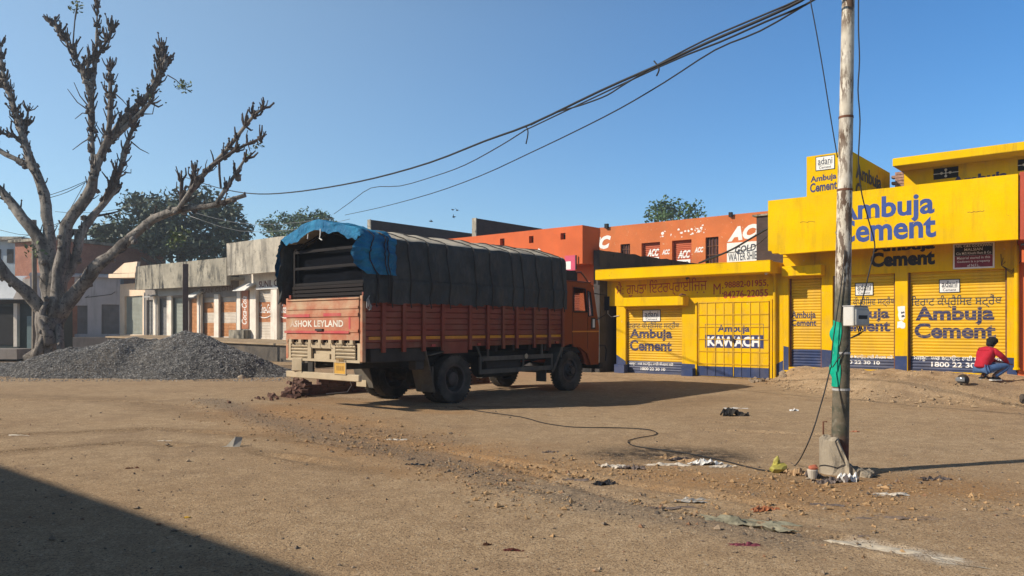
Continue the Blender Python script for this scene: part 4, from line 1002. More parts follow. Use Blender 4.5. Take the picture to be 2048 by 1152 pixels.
tree = thing('tree', 'big pollarded bare tree with stubby spiky limbs behind the gravel heap', 'tree', (tx0, ty0, 0), 'W')
tb = MB(); cb = MB(); rr = random.Random(11); tips = []
def spike(p, dirv, L, r):
    d = dirv.normalized(); q = p+d*L*.55+Vector((rr.uniform(-.1, .1), rr.uniform(-.1, .1), rr.uniform(0, .12)))*L
    e = q+(d*.5+Vector((rr.uniform(-.3, .3), rr.uniform(-.3, .3), .55)))*L*.5
    cb.tube([p, q, e], [r*1.15, r*.95, r*.6], 5)
    if rr.random() < .3: cb.blob(e, r*rr.uniform(.9, 1.7), 1, .5, 3, rr.random()*9)
def resample(P, step):
    out = []
    for i in range(len(P)-1):
        L = (P[i+1][0]-P[i][0]).length; k = max(1, int(L/step))
        for j in range(k):
            t = j/k; out.append((P[i][0].lerp(P[i+1][0], t), P[i][1]*(1-t)+P[i+1][1]*t))
    out.append(P[-1]); return out
for (d0, d1), pts, ws, sp in lim:
    P = []
    for i, ((px, py), w) in enumerate(zip(pts, ws)):
        d = TD+d0+(d1-d0)*i/(len(pts)-1.0); P.append((Vector(pw(px, py, d)), w/F*d/2*(.70 if w > 12 else .90)))
    # smooth subdivide
    Q = resample(P, .35)
    S = [(sum((Q[max(0, min(len(Q)-1, i+k))][0] for k in (-1, 0, 1)), Vector())/3, Q[i][1]) for i in range(len(Q))]
    S[0] = Q[0]; S[-1] = Q[-1]
    S = [(p+Vector((mnoise.noise(p*1.1), mnoise.noise(p*1.1+Vector((9, 0, 0))), mnoise.noise(p*1.1+Vector((0, 9, 0)))))*r*.45, r*(1+.22*mnoise.noise(p*1.9))) for p, r in S]
    (tb if ws[0] > 9.5 or sp == 1 else cb).tube([p for p, r in S], [r for p, r in S], 12 if ws[0] > 20 else 8, wob=.35)
    n = len(S)
    for i in range(1, n):
        p, r = S[i]; t = i/(n-1.0); ax = (S[i][0]-S[i-1][0]).normalized()
        dens = {0: .2, 1: .7 if r < .4 else .3, 2: 5.0, 3: 16.0}[sp]
        if sp == 1 and p.z > 6.5: dens = 4
        if sp == 1 and p.z > 9.3: dens = 16
        if p.z < 3: dens = 0
        c = int(dens)+(1 if rr.random() < dens % 1 else 0)
        for _ in range(c):
            o = Vector((rr.gauss(0, 1), rr.gauss(0, 1), rr.gauss(0, 1))); o = (o-ax*o.dot(ax)).normalized()
            L = rr.uniform(.08, .42)*(1.15 if sp == 3 else 1)
            spike(p+o*r*.7, o*rr.uniform(.5, 1.1)+ax*.6+Vector((0, 0, .5)), L, rr.uniform(.018, .04))
            if rr.random() < .22: cb.blob(p+o*r*1.0, rr.uniform(.05, .13), 1, .6, 3, rr.random()*9)
    if sp >= 2:
        p, r = S[-1]
        for _ in range(11): spike(S[-1-rr.randrange(min(3, n-1))][0], (S[-1][0]-S[-2][0]).normalized()*.8+Vector((rr.gauss(0, .75), rr.gauss(0, .75), rr.gauss(.1, .5))), rr.uniform(.1, .55), rr.uniform(.02, .045))
# thin twigs
for a in ([(148, 165), (160, 192), (176, 212)], [(135, 178), (155, 205), (176, 220)], [(150, 238), (165, 226), (178, 228)], [(145, 300), (165, 285), (182, 275)], [(230, 187), (245, 200), (258, 216)], [(262, 283), (280, 298), (298, 307)], [(285, 228), (305, 228), (310, 205)], [(248, 345), (262, 346), (262, 338)], [(185, 235), (200, 262), (208, 272)]):
    cb.tube([pw(px, py, TD+.6) for px, py in a], [.012, .02, .03] if a[0][0] < 200 else [.03, .02, .012], 5)
for _ in range(150):
    i = rr.randrange(len(tb.v)); p = tb.v[i]
    tb.blob(p, rr.uniform(.04, .13), 1, .6, 3, i*.37)
trunk = tb.build('trunk', M['bark'], tree, smooth=True, recalc=False)
def leaf_cloud(mb, c, rad, n, size, rr, squash=1.0, hollow=.5):
    for _ in range(n):
        d = Vector((rr.gauss(0, 1), rr.gauss(0, 1), rr.gauss(0, 1))).normalized(); k = hollow+(1-hollow)*rr.random()**.6
        p = Vector((c[0]+d.x*rad[0]*k, c[1]+d.y*rad[1]*k, c[2]+d.z*rad[2]*k))
        u = Vector((rr.gauss(0, 1), rr.gauss(0, 1), rr.gauss(0, .7))).normalized(); w = u.cross(Vector((rr.gauss(0, 1), rr.gauss(0, 1), rr.gauss(0, 1)))).normalized()
        s = size*rr.uniform(.6, 1.4); h = s*rr.uniform(.35, .6)
        mb.add([p-u*s, p-w*h+u*s*.1, p+u*s, p+w*h+u*s*.1], [(0, 1, 2, 3)])
for a in ([(335, 150), (352, 160), (368, 175)], [(150, 40), (154, 20), (156, 2)], [(512, 280), (518, 292)], [(495, 285), (500, 302)], [(290, 205), (300, 192)]): cb.tube([pw(px, py, TD+.3) for px, py in a], [.025, .018, .012][:len(a)], 5)
lb = MB()
for px, py, r, n in ((366, 172, .30, 70), (155, 14, .26, 46), (360, 470, .35, 60), (348, 485, .3, 40), (518, 292, .2, 12), (500, 300, .3, 10), (300, 190, .6, 20), (70, 500, .4, 40)):
    leaf_cloud(lb, pw(px, py, TD+.3), (r*1.2, r, r), n, .085, rr, hollow=.1)
lb.build('leaves', M['leaf_lite'], tree, recalc=False)
crown = cb.build('crown', M['twig'], tree, recalc=False)

# background trees: limbs + many leaf faces in clumps
def leafy(label, d, blobs, trunkpx, mat, dens, size, seed, group=None, name='tree'):
    rr = random.Random(seed)
    x, y, z = pw(trunkpx[0], HZ+CZ*F/d, d)
    o = thing(name, label, 'tree', (x, y, 0), 'W', group)
    tb = MB(); top = Vector(pw(trunkpx[0], trunkpx[1], d)); b0 = Vector((x, y, 0))
    tb.tube([b0, b0.lerp(top, .5)+Vector((.2, 0, 0)), top], [.45, .32, .2], 9, wob=.3)
    lb = MB()
    for bx, by, rx, ry in blobs:
        dd = d+rr.uniform(-1.5, 2.5); c = Vector(pw(bx, by, dd)); R1, R2 = rx/F*dd, ry/F*dd
        tb.tube([b0.lerp(top, .6), b0.lerp(top, .6).lerp(c, .6)+Vector((0, 0, .3)), c], [.18, .1, .04], 6)
        k = max(8, int(R1*R2*9))
        for i in range(k):
            dv = Vector((rr.gauss(0, 1), rr.gauss(0, 1), rr.gauss(0, 1))).normalized()*(rr.random()**.45)
            cc = c+Vector((dv.x*R1*.85, dv.y*min(R1, 3.5)*.85, dv.z*R2*.85)); s = rr.uniform(.45, 1.0)
            leaf_cloud(lb, cc, (s*1.25, s*1.1, s*.75), int(dens*s), size, rr, hollow=.15)
    tb.build('trunk', M['bark'], o, smooth=True, recalc=False); lb.build('crown', mat, o, recalc=False)
    return o
leafy('broad dark leafy tree rising behind the grey shop row', 58, [(215, 490, 40, 40), (260, 500, 60, 30), (400, 500, 100, 26), (320, 480, 60, 40), (235, 465, 52, 44), (300, 440, 62, 50), (365, 425, 60, 50), (425, 440, 62, 55), (470, 455, 45, 50), (350, 480, 90, 36), (440, 490, 70, 30), (285, 405, 40, 22), (400, 395, 40, 20)], (360, 470), M['leaf_hazy'], 54, .19, 21)
leafy('feathery flat topped green tree behind the blue tarpaulin', 72, [(545, 452, 36, 16), (590, 437, 42, 18), (632, 440, 40, 18), (600, 458, 60, 16), (655, 455, 26, 14), (560, 470, 50, 14)], (600, 470), M['leaf_mid'], 60, .15, 22)
leafy('round green tree rising behind the weathered orange building', 60, [(1310, 425, 30, 18), (1345, 415, 40, 24), (1380, 425, 32, 18), (1345, 435, 60, 14)], (1345, 470), M['leaf_mid'], 50, .15, 23)
# ================================================================== CARGO TRUCK (local: x right, y forward, z up)
TA, TN = -12.635, 11.68
tk = thing('cargo_truck', 'red brown cargo truck with a dark tarpaulin load cover, parked nose in to the shops', 'truck', (TA, TN, 0), local=True)
def ty(px): return fn(px, HZ, TA+1.235)[0]-TN        # along the right side
def tz(px, py, x=1.235): return fn(px, py, TA+x)[1]
def tx(px, y=-2.46): return fA(px, TN+y)-TA          # across the rear
def trz(px, py, y=-2.46): return fa(px, py, TN+y)[1]
DUST = (.36, .28, .18)
M['body_red'] = paint('red brown truck body', (.23, .048, .030), .6, .15, 2, dust=.35, dustc=(.27, .13, .08), streak=.3, bump=.08)
M['tail_red'] = paint('sun faded tailgate', (.42, .15, .085), .7, .12, 2, dust=1.0, dustc=(.47, .33, .21), bump=.1)
M['tail_pink'] = paint('worn pink stripe', (.5, .07, .08), .7, .1, 3, dust=.7, dustc=(.42, .22, .14), chip=.2, chipc=(.42, .22, .13), bump=0)
M['dusty'] = paint('dust covered frame paint', (.44, .36, .25), .9, .14, 3, dust=.5, dustc=(.5, .42, .3), bump=.15)
M['cab_red'] = paint('orange red cab paint', (.26, .045, .010), .6, .06, 2, dust=.25, dustc=(.16, .06, .025), bump=.02, spec=.25)
M['cab_dark'] = paint('dark red cab paint', (.16, .03, .018), .4, .1, 2, dust=.2, bump=.02)
M['chassis'] = paint('dusty black chassis', (.028, .027, .027), .8, .2, 3, dust=.3, dustc=(.09, .075, .06), bump=.1)
M['flap'] = paint('dusty mudguard', (.085, .08, .07), .85, .15, 2, dust=.6, dustc=(.19, .165, .13), bump=.1)
M['tyre'] = paint('dusty tyre rubber', (.024, .023, .023), .85, .15, 4, dust=.6, dustc=(.12, .105, .085), bump=.2, bs=30)
M['rim'] = paint('dusty wheel rim', (.05, .045, .045), .7, .2, 6, dust=.5, dustc=(.13, .1, .08), bump=.1)
M['reflect'] = paint('amber reflective tape', (.62, .25, .015), .4, .15, 6, dust=.2, bump=0)
tpn = N('dark green canvas'); cc = tpn.mix(tpn.ramp(tpn.noise(1.2, 7, .65), .3, .7), (.034, .039, .041), (.060, .066, .068))
cc = tpn.mix(tpn.ramp(tpn.noise(3.4, 8, .7, tpn.map((1, 1, .5))), .46, .68, 0, .6), cc, (.085, .085, .078)); cc = tpn.mix(tpn.ramp(tpn.noise(5, 6, .65, tpn.map((1, 1.6, .35), (.5, 0, 0)), 1.2), .54, .70, 0, .5), cc, (.085, .09, .088)); tpn.bump(tpn.noise(4, 7, .62, tpn.map((1, 1.3, .7), (.6, 0, 0))), .8, .06); M['canvas'] = tpn.out(cc, .8, 0, .25)
tpr = N('dusty sunlit tone canvas'); cc = tpr.mix(tpr.ramp(tpr.noise(1.6, 7, .65, tpr.map((1, .35, 1))), .3, .7), (.42, .37, .29), (.60, .54, .44))  # tan top: some dust, with sunlight put into the colour
cc = tpr.mix(tpr.ramp(tpr.noise(2.6, 8, .7, tpr.map((1.5, .3, 1))), .54, .7, 0, .6), cc, (.12, .10, .08)); tpr.bump(tpr.noise(6, 7, .6), .4, .04); M['canvas_top'] = tpr.out(cc, .9, 0, .2)
bt = N('blue plastic sheet'); cc = bt.mix(bt.ramp(bt.noise(2.5, 6), .3, .7), (.006, .11, .25), (.016, .21, .40)); bt.bump(bt.noise(5, 7, .65, bt.map((1, 1, .7)), 1.5), 1.0, .07); M['blue_sheet'] = bt.out(cc, .6, 0, .25)
YR, YF = -2.46, 3.78
HWD = 1.235
# --- load bed
MB().box(-1.2, 1.2, YR+.05, YF, 1.22, 1.3).build('cargo_floor', M['body_red'], tk)
posts = [ty(p) for p in (765, 806, 845.6, 884, 938.5, 974, 1005, 1032, 1067, 1097, 1124)]
for sx in (1, -1):
    mb = MB(); z = 1.31; pr = []
    while z < 2.16:
        pr += [(1.212, z), (1.235, z+.012), (1.235, z+.105), (1.212, z+.117)]; z += .12
    zl = pr[-1][1]; vs = []
    for y in (YR+.03, YF): vs += [(sx*x, y, zz) for x, zz in pr]
    n_ = len(pr); fs = [(i, i+1, n_+i+1, n_+i) for i in range(n_-1)]
    mb.add(vs, fs); mb.box(*sorted((sx*1.15, sx*1.211)), YR+.03, YF, 1.3, zl)
    sp_ = mb.build('side_panel', M['body_red'], tk)
    m = MB(); yy = [YR+.06]+posts
    for i in range(len(posts)): m.box(*sorted((sx*1.237, sx*1.243)), yy[i]+.06, yy[i+1]-.06 if i < len(posts) else YF, 1.365, 1.425)
    m.build('reflective_tape', M['reflect'], sp_)
    for y in posts: MB().box(*sorted((sx*1.236, sx*1.29)), y-.045, y+.045, 1.12, 2.2).build('side_post', M['body_red'], tk, bevel=.008)
    m = MB(); m.box(*sorted((sx*1.16, sx*1.234)), YR+.03, YF, 1.2, 1.3); m.build('bottom_rail', M['cab_dark'], tk)
    MB().box(*sorted((sx*1.2, sx*1.24)), posts[3]+.05, posts[4]-.05, 1.06, 1.3).build('wheel_panel', M['body_red'], tk)
m = MB()
for x in np.linspace(-1.1, 1.1, 12): m.box(x-.07, x+.07, YF-.05, YF-.01, 1.3, 3.2)
for z in (1.6, 2.1, 2.6, 3.1): m.box(-1.15, 1.15, YF-.1, YF-.051, z, z+.09)
m.build('headboard', M['dark_in'], tk)
for x in (-1.2, 1.2): MB().box(x-.04, x+.04, YR-.03, YR+.05, .95, 2.2).build('corner_post', M['tail_red'], tk, bevel=.008)
m = MB()
for y in (YR+.12, YR+1.7, YR+3.3, YR+4.9):
    for x in (-1.13, 1.13): m.box(x-.025, x+.025, y-.025, y+.025, 2.15, 3.2)
    m.tube([(-1.13, y, 3.2), (0, y, 3.52), (1.13, y, 3.2)], .03, 6)
for z in (2.45, 2.78, 3.12): m.box(-1.1, 1.1, YR+.1, YR+.14, z, z+.055)
m.build('hoop_frame', paint('dark hoop iron', (.009, .007, .008), .8, .2, 3), tk)  # hoops coloured near black so the opening stays in shade
MB().grid(24, 20, lambda u, v: (-1.2+2.4*u, YR+.22+.05*mnoise.noise(Vector((u*5, v*3, 2)))+.05*v, 2.12+1.38*v-.32*v*abs(2*u-1)**1.3)).build('shade_sheet', paint('black shade sheet', (.004, .005, .008), .9, .2, 2, bump=.1, spec=.05), tk, smooth=True, recalc=False)  # black sheet added to stand in for the load bed's inner shade
m = MB()
for i in range(4): m.box(-1.14, 1.14, YR+.06, YR+.085, 2.14+.08*i, 2.2+.08*i)
m.build('rear_boards', paint('dark boards', (.010, .006, .006), .8, .2, 3), tk)  # boards coloured near black for the same inner shade
# --- tailgate
tg = MB(); zz = [(1.36, 0), (1.5, 0), (1.51, -.02), (1.56, -.02), (1.57, 0), (1.8, 0), (1.81, -.022), (1.87, -.022), (1.88, 0), (1.95, 0), (1.96, -.02), (2.0, -.02), (2.01, 0), (2.13, 0), (2.14, -.03), (2.17, -.03)]
YT = YR-.05
vs = [(x, YT+o, z) for z, o in zz for x in (-1.155, 1.155)]
tg.add(vs, [(2*i, 2*i+1, 2*i+3, 2*i+2) for i in range(len(zz)-1)]); tg.box(-1.155, 1.155, YT+.002, YT+.04, 1.36, 2.17)
tail = tg.build('tailgate', M['tail_red'], tk)
zA0, zA1 = trz(640, 653), trz(640, 642.5)
lettering(tail, 'ASHOK LEYLAND', (tx(585), tx(691), zA0-.01, zA1+.02), YT, paint('worn white lettering', (.72, .69, .62), .7, .1, 4, dust=.85, dustc=(.46, .27, .17), bump=0), bold=.03, spacing=1.05)
for p0, p1, y0, y1 in ((575, 625, 634, 628), (653, 688, 633, 627), (575, 704, 666.5, 661.5)):
    x0, x1 = tx(p0), tx(p1); MB().box(x0, x1, YT-.0265, YT-.0235, trz(640, y0), trz(640, y1)).build('tail_stripe', M['tail_pink'], tail)
MB().box(tx(702), tx(705), YT-.0045, YT-.001, 1.56, 1.81).build('tail_stripe', M['tail_pink'], tail)
MB().box(-.13, .1, YT-.06, YT-.001, 1.535, 1.575).build('latch', M['dark_metal'], tail)
for i in range(7):
    m = MB(); x = -1.0+i*.33; m.box(x-.045, x+.045, YT-.04, YT+.02, 1.3, 1.36); m.tube([(x-.1, YT-.03, 1.33), (x-.12, YT-.05, 1.27), (x-.05, YT-.04, 1.24)], .008, 5)
    m.build('hinge', M['dusty'], tail)
# --- rear light frame with louvres
ZB, ZT = .99, 1.3
m = MB()
m.box(-1.16, 1.16, YR-.02, YR+.03, ZT-.03, ZT); m.box(-1.235, 1.16, YR-.03, YR+.03, ZB-.06, ZB-.01)
for a, b in ((-1.16, -1.08), (-.50, -.38), (.28, .40), (1.08, 1.16)): m.box(a, b, YR-.02, YR+.03, ZB-.009, ZT-.031)
m.box(-.379, .279, YR-.019, YR+.03, ZT-.11, ZT-.031); m.box(-.28, .22, YR-.019, YR+.03, ZB-.009, ZB+.09); m.box(-.379, .279, YR+.06, YR+.08, ZB, ZT-.05)
rfm = m.build('rear_frame', M['dusty'], tk)
for x0, x1 in ((-1.075, -.505), (.405, 1.0)):
    m = MB()
    for i in range(4): z = ZB+.02+i*.068; m.obox(((x0+x1)/2, YR, z+.012), ((x1-x0)/2, 0, 0), (0, .012, .012), (0, -.012, .016))
    m.build('louvre', M['dusty'], rfm)
MB().box(-1.15, 1.15, YR+.12, YR+.14, .93, 1.3).build('backing', M['dark_in'], tk)
# bumper and hangings
bm_ = MB(); bm_.box(-1.2, 1.17, YR-.06, YR+.02, .58, .71); bmp = bm_.build('bumper', M['dusty'], tk, bevel=.012)
for a in (-.52, .38): MB().box(a, a+.16, YR+.0, YR+.05, .712, .93).build('bumper_bracket', M['chassis'], tk)
MB().obox((-.80, YR-.03, .85), (.13, .04, 0), (-.02, .05, 0), (0, 0, .14)).build('tail_lamp', M['dusty'], tk, bevel=.02)
MB().obox((-.62, YR+.02, .78), (.03, .04, 0), (-.02, .05, 0), (0, 0, .1)).build('lamp_bracket', M['chassis'], tk)
px0, px1 = tx(675), tx(697); npb = MB().box(px0, px1, YR-.075, YR-.062, trz(686, 747), trz(686, 725)).build('number_plate', paint('dusty yellow plate', (.6, .33, .04), .5, .1, 6, dust=.5, dustc=(.45, .3, .12), bump=0), tk)
m = MB(); z0, z1 = trz(686, 747), trz(686, 725)
for b in ((px0-.015, px1+.015, z1, z1+.015), (px0-.015, px1+.015, z0-.015, z0), (px0-.015, px0, z0, z1), (px1, px1+.015, z0, z1)): m.box(b[0], b[1], YR-.08, YR-.06, b[2], b[3])
m.build('plate_frame', M['dusty'], npb)
for row in ((z0+.19, z0+.29), (z0+.06, z0+.15)):
    m = MB()
    for i in range(4): x = px0+.07+i*.06; m.box(x, x+.03, YR-.0775, YR-.0755, row[0], row[1])
    m.build('worn_marks', paint('worn plate marks', (.3, .17, .05), .6, .2, 9), npb)
# --- tarpaulin over hoops
def tarp_prof(s):                          # s 0..1 from right hem over the top to left hem -> x, z
    P = [(1.275, 2.07), (1.272, 2.54), (1.255, 3.27), (1.17, 3.35), (.45, 3.57), (0, 3.63), (-.45, 3.57), (-1.17, 3.35), (-1.255, 3.27), (-1.29, 2.54), (-1.33, 2.07)]
    T = [0, .1, .28, .31, .43, .5, .57, .69, .72, .9, 1]
    return np.interp(s, T, [p[0] for p in P]), np.interp(s, T, [p[1] for p in P])
hem = [rnd.uniform(-.03, .03) for _ in range(60)]
def tarp(s, u):
    y = YR-.06+(YF+.12-(YR-.06))*u; x, z = tarp_prof(s); x = float(x); z = float(z)
    side = s < .29 or s > .71
    d = min(abs(y-p) for p in posts+[YR]); sag = min(d, .3)/.3
    if side:
        sg = 1 if x > 0 else -1; k = (z-2.07)/1.2
        w = .035*mnoise.noise(Vector((y*2.2+z*1.1, z*1.6, 3)))+.022*mnoise.noise(Vector((y*5+z*3, z*2, 7)))+.01*mnoise.noise(Vector((y*9-z*6, z*5, 1)))
        w += .022*math.sin((y*3.5-z*2.2)*2.4)*mnoise.noise(Vector((y, z, 5)))
        x += sg*(.05*sag*math.sin(math.pi*min(1, max(0, k)))+w*.9)
        if z < 2.53: x += sg*.022
        x = sg*max(abs(x), 1.243+(.05 if z < 2.2 else 0))
        if z < 2.12: z += hem[int(u*58)]*.8+.012*math.sin(y*9)
        z -= .04*sag*max(0, k)**3
    else:
        z += -.035*sag*(1-abs(x)/1.3)+.02*mnoise.noise(Vector((x*2.5, y*2.5, 2)))+.014*mnoise.noise(Vector((x*7, y*3, 4)))
    return (x, y, z)
mb = MB(); nu, nv = 110, 230
ss = sorted(list(np.linspace(0, .1, 12))+[.098, .102]+list(np.linspace(.11, .30, 34))+list(np.linspace(.31, .69, 40))+list(np.linspace(.70, .9, 24))+list(np.linspace(.91, 1, 8)))
vs = [tarp(s, j/(nv-1.0)) for j in range(nv) for s in ss]; nu = len(ss)
mb.v = vs
for j in range(nv-1):
    for i in range(nu-1):
        mb.f.append([j*nu+i, j*nu+i+1, (j+1)*nu+i+1, (j+1)*nu+i]); mb.m.append(1 if .295 < ss[i] < .70 else 0)
k = len(mb.v)                              # closed front end
fr_ = [tarp(s, 1.0) for s in ss]; mb.v += fr_+[(0, YF+.1, 2.5)]; mb.f += [[k+i+1, k+i, k+nu] for i in range(nu-1)]; mb.m += [0]*(nu-1)
tp_ = mb.build('tarpaulin', [M['canvas'], M['canvas_top']], tk, smooth=True, recalc=False)
for px in (745, 776, 815, 855, 893, 946, 978, 1020, 1041, 1071, 1101, 1122):
    u = (ty(px)-(YR-.06))/(YF+.12-(YR-.06)); pts = []
    for s in np.linspace(0, .5, 34): p = tarp(s, min(1, u+.004*math.sin(s*20))); pts.append((p[0]+(.02 if s < .3 else 0), p[1], p[2]+(.012 if s > .27 else 0)))
    pts[0] = (pts[0][0]+.02, pts[0][1]+.02, 1.98)
    MB().tube(pts, .013, 5).build('rope', M['cable'], tk)
MB().tube([tuple(np.add(tarp(.099, u), (.012, 0, 0))) for u in np.linspace(.01, .99, 60)], .008, 5).build('hem_seam', M['canvas'], tk)
# coil of rope on the corner
yk = ty(732); m = MB(); m.tube([(1.3, yk, 2.14), (1.31, yk+.05, 1.98), (1.31, yk+.02, 1.92), (1.31, yk-.04, 1.97), (1.3, yk-.03, 2.12), (1.3, yk+.03, 2.2)], .012, 6); m.tube([(1.29, yk-.02, 2.1), (1.31, yk+.08, 2.0), (1.31, yk+.06, 1.93), (1.31, yk, 2.0), (1.3, yk, 2.1)], .01, 6)
m.build('rope_coil', paint('grey rope', (.3, .3, .3), .9), tk)
# blue sheet over the rear hoop
yb1 = ty(786)
def blue(s, u):
    P = [(1.335, 2.60), (1.34, 3.0), (1.325, 3.27), (1.20, 3.40), (.45, 3.615), (0, 3.69), (-.45, 3.63), (-1.2, 3.42), (-1.40, 3.25), (-1.50, 2.9), (-1.46, 2.45)]
    T = [0, .12, .24, .29, .42, .5, .57, .71, .77, .88, 1]
    x = float(np.interp(s, T, [p[0] for p in P])); z = float(np.interp(s, T, [p[1] for p in P]))
    ye = YR-.10; yl = yb1
    if s < .27: ye += -.20*math.sin(math.pi*min(1, s/.25))**.8+.12*max(0, 1-s/.06); x -= .10*math.sin(math.pi*min(1, s/.25))*max(0, 1-u*4)
    yl += .03*mnoise.noise(Vector((s*9, 4, 0)))
    if s > .26: yl = yb1-.10-.62*sm(.26, .6, s)
    if s > .7: yl = yb1-.62
    y = ye+(yl-ye)*u
    a = Vector((s*9, y*2.2, 0)); edge = (1-u)**4
    w = .035*mnoise.noise(a)+.04*mnoise.noise(Vector((s*26+y*3, y*3.5, 3)))+.026*mnoise.noise(Vector((s*40-y*4, y*9, 1)))
    w += edge*(.022*mnoise.noise(Vector((s*30, 2, 5)))+.014*mnoise.noise(Vector((s*70, 7, 5))))
    if s < .27: x = max(x+w, 1.30 if y > YR else 1.20)+.035*math.sin(math.pi*u)*math.sin(math.pi*min(1, s/.25))
    elif s > .73: x -= abs(w)*1.5+.05*math.sin(math.pi*u)
    else: z += w*.6+.02+.03*edge; y -= edge*.02*mnoise.noise(Vector((s*30, 1, 1)))
    if u < .14 and .25 < s < .74:
        k = (1-u/.14); z -= .24*k*sm(.25, .3, s)*(1-sm(.68, .74, s))*(1+.5*mnoise.noise(Vector((s*9, 3, 3)))+.12*mnoise.noise(Vector((s*40, 3, 3)))); y = YR-.12+.025*mnoise.noise(Vector((s*16, k*2, 2)))-.02*k
    return (x, y, z)
def sm(a, b, t): t = max(0, min(1, (t-a)/(b-a))); return t*t*(3-2*t)
mb = MB(); mb.grid(240, 80, blue); mb.build('blue_sheet', M['blue_sheet'], tk, smooth=True, recalc=False)
for yv, sg in ((ty(742), 1), (ty(764), 1), (ty(770), 1)):
    u = (yv-YR+.1)/(yb1-YR+.1); pts = [tuple(np.add(blue(s, u), (.016, 0, .0))) for s in np.linspace(.0, .3, 16)]
    pts = [(pts[0][0]-.02, pts[0][1]+.01, 2.05)]+pts; MB().tube(pts, .011, 5).build('rope', M['cable'], tk)
# loose grey canvas flap under the blue sheet, left side, and knotted strings
def flap(s, u):
    x = -1.30-.16*s-.05*mnoise.noise(Vector((s*4, u*5, 0))); z = 3.42-1.35*u*(.75+.25*s)+.05*mnoise.noise(Vector((s*5, u*3, 4))); y = YR-.05+.5*(1-s)+.12*mnoise.noise(Vector((u*4, s*3, 8)))-.03*u
    return (x+(.22-.22*min(1, u*3))*1, y, z)
MB().grid(16, 26, flap).build('canvas_flap', M['canvas'], tk, smooth=True, recalc=False)
m = MB(); m.tube([(.1, YR-.14, 3.52), (.12, YR-.16, 3.4), (.08, YR-.15, 3.34), (.16, YR-.15, 3.3)], .012, 5); m.tube([(-.33, YR-.12, 3.5), (-.34, YR-.13, 3.36)], .01, 5); m.build('loose_string', M['white'], tk)
# --- chassis
m = MB()
for x in (-.43, .43): m.box(x-.05, x+.05, YR+.15, 5.35, .78, 1.04)
for y in (-2.2, -1.2, .9, 2.0, 3.2, 4.6): m.box(-.379, .379, y-.05, y+.05, .84, .98)
for y in np.arange(-2.2, 3.7, .6): m.box(-1.15, 1.15, y-.04, y+.04, 1.06, 1.2)
m.build('chassis_frame', M['chassis'], tk)
for yax in (0.0, 4.2):
    m = MB(); m.tube([(-.95, yax, .5), (.95, yax, .5)], .08, 10)
    if yax == 0: m.blob((0, 0, .5), (.22, .26, .24), 2, 0)
    for x in (-.5, .5):
        for i in range(4): m.tube([(x, yax-.75+.12*i, .72-.02*i), (x, yax, .58+.03*(3-i)-.03), (x, yax+.75-.12*i, .72-.02*i)], .025, 4)
    m.build('axle', M['chassis'], tk)
m = MB(); m.box(.95, 1.2, YR+.2, -.85, .93, 1.19); m.box(.97, 1.18, -1.1, -.86, .75, .929); m.build('tool_box', M['chassis'], tk, bevel=.01)
m = MB(); m.box(-1.2, -.95, YR+.2, -.85, .93, 1.19); m.build('tool_box', M['chassis'], tk, bevel=.01)
m = MB(); m.tube([(.88, 1.1, .72), (.88, 2.3, .72)], .25, 18); m.build('fuel_tank', M['chassis'], tk)
MB().box(-1.1, -.6, 1.0, 2.0, .5, .95).build('battery_box', M['chassis'], tk)
g0, g1 = ty(962), ty(1108)
m = MB(); m.box(1.16, 1.2, g0, g1, .86, .96); m.box(1.16, 1.2, g0, g1, .57, .67)
m.box(1.161, 1.199, g0, g0+.06, .671, .859); m.box(1.161, 1.199, g1-.06, g1, .671, .859); m.box(1.161, 1.199, (g0+g1)/2-.02+.2, (g0+g1)/2+.02+.2, .671, .859)
for y in (g0+.3, g1-.4): m.box(1.15, 1.18, y-.03, y+.03, .961, 1.2)
m.build('side_guard', M['flap'], tk)
m = MB(); m.box(-1.2, -1.16, g0, g1, .86, .96); m.box(-1.2, -1.16, g0, g1, .57, .67); m.build('side_guard', M['flap'], tk)
yl = ty(1054); m = MB(); m.lathe([(.0, 0), (.05, 0), (.06, .02), (.0, .03)], (1.2, yl, .93), 12, 'x'); m.build('side_lamp', M['dusty'], tk)
for px in (866, 957, 1113): y = ty(px); MB().box(1.2, 1.26, y-.05, y+.05, 1.21, 1.26).build('side_marker', paint('red marker lamp %d' % px, (.35, .05, .05), .3), tk)
for p0, p1 in ((955, 963), (1128, 1120)): MB().tube([(1.19, ty(p0), 1.2), (1.19, ty(p1)+.1, .85)], .022, 6).build('stay_rod', M['flap'], tk)
# --- mudguards and flaps
for sx in (1, -1):
    m = MB(); m.obox((sx*.97, -.74, .70), (.28, 0, 0), (0, .012, 0), (0, -.13*1, .44)); m.obox((sx*.97, -.45, 1.08), (.27, 0, 0), (0, .3, .05), (0, -.002, .012))
    m.build('mudguard', M['flap'], tk, bevel=.006)
    m = MB(); m.obox((sx*1.06, -.66, .54), (.17, 0, 0), (0, .012, 0), (0, 0, .26)); m.build('mudflap', M['dusty'] if sx < 0 else M['flap'], tk)
    pr = [(3.35, .55), (3.45, .62), (3.78, 1.15), (3.9, 1.2), (3.9, 1.12), (3.82, 1.08), (3.52, .58), (3.42, .5)]
    MB().plate(pr, [], lambda u, v, q: (sx*(.88+.34*q), u, v)).build('front_mudguard', M['flap'], tk)
    MB().box(*sorted((sx*.85, sx*1.15)), 3.22, 3.25, .28, .62).build('front_mudflap', M['flap'], tk)
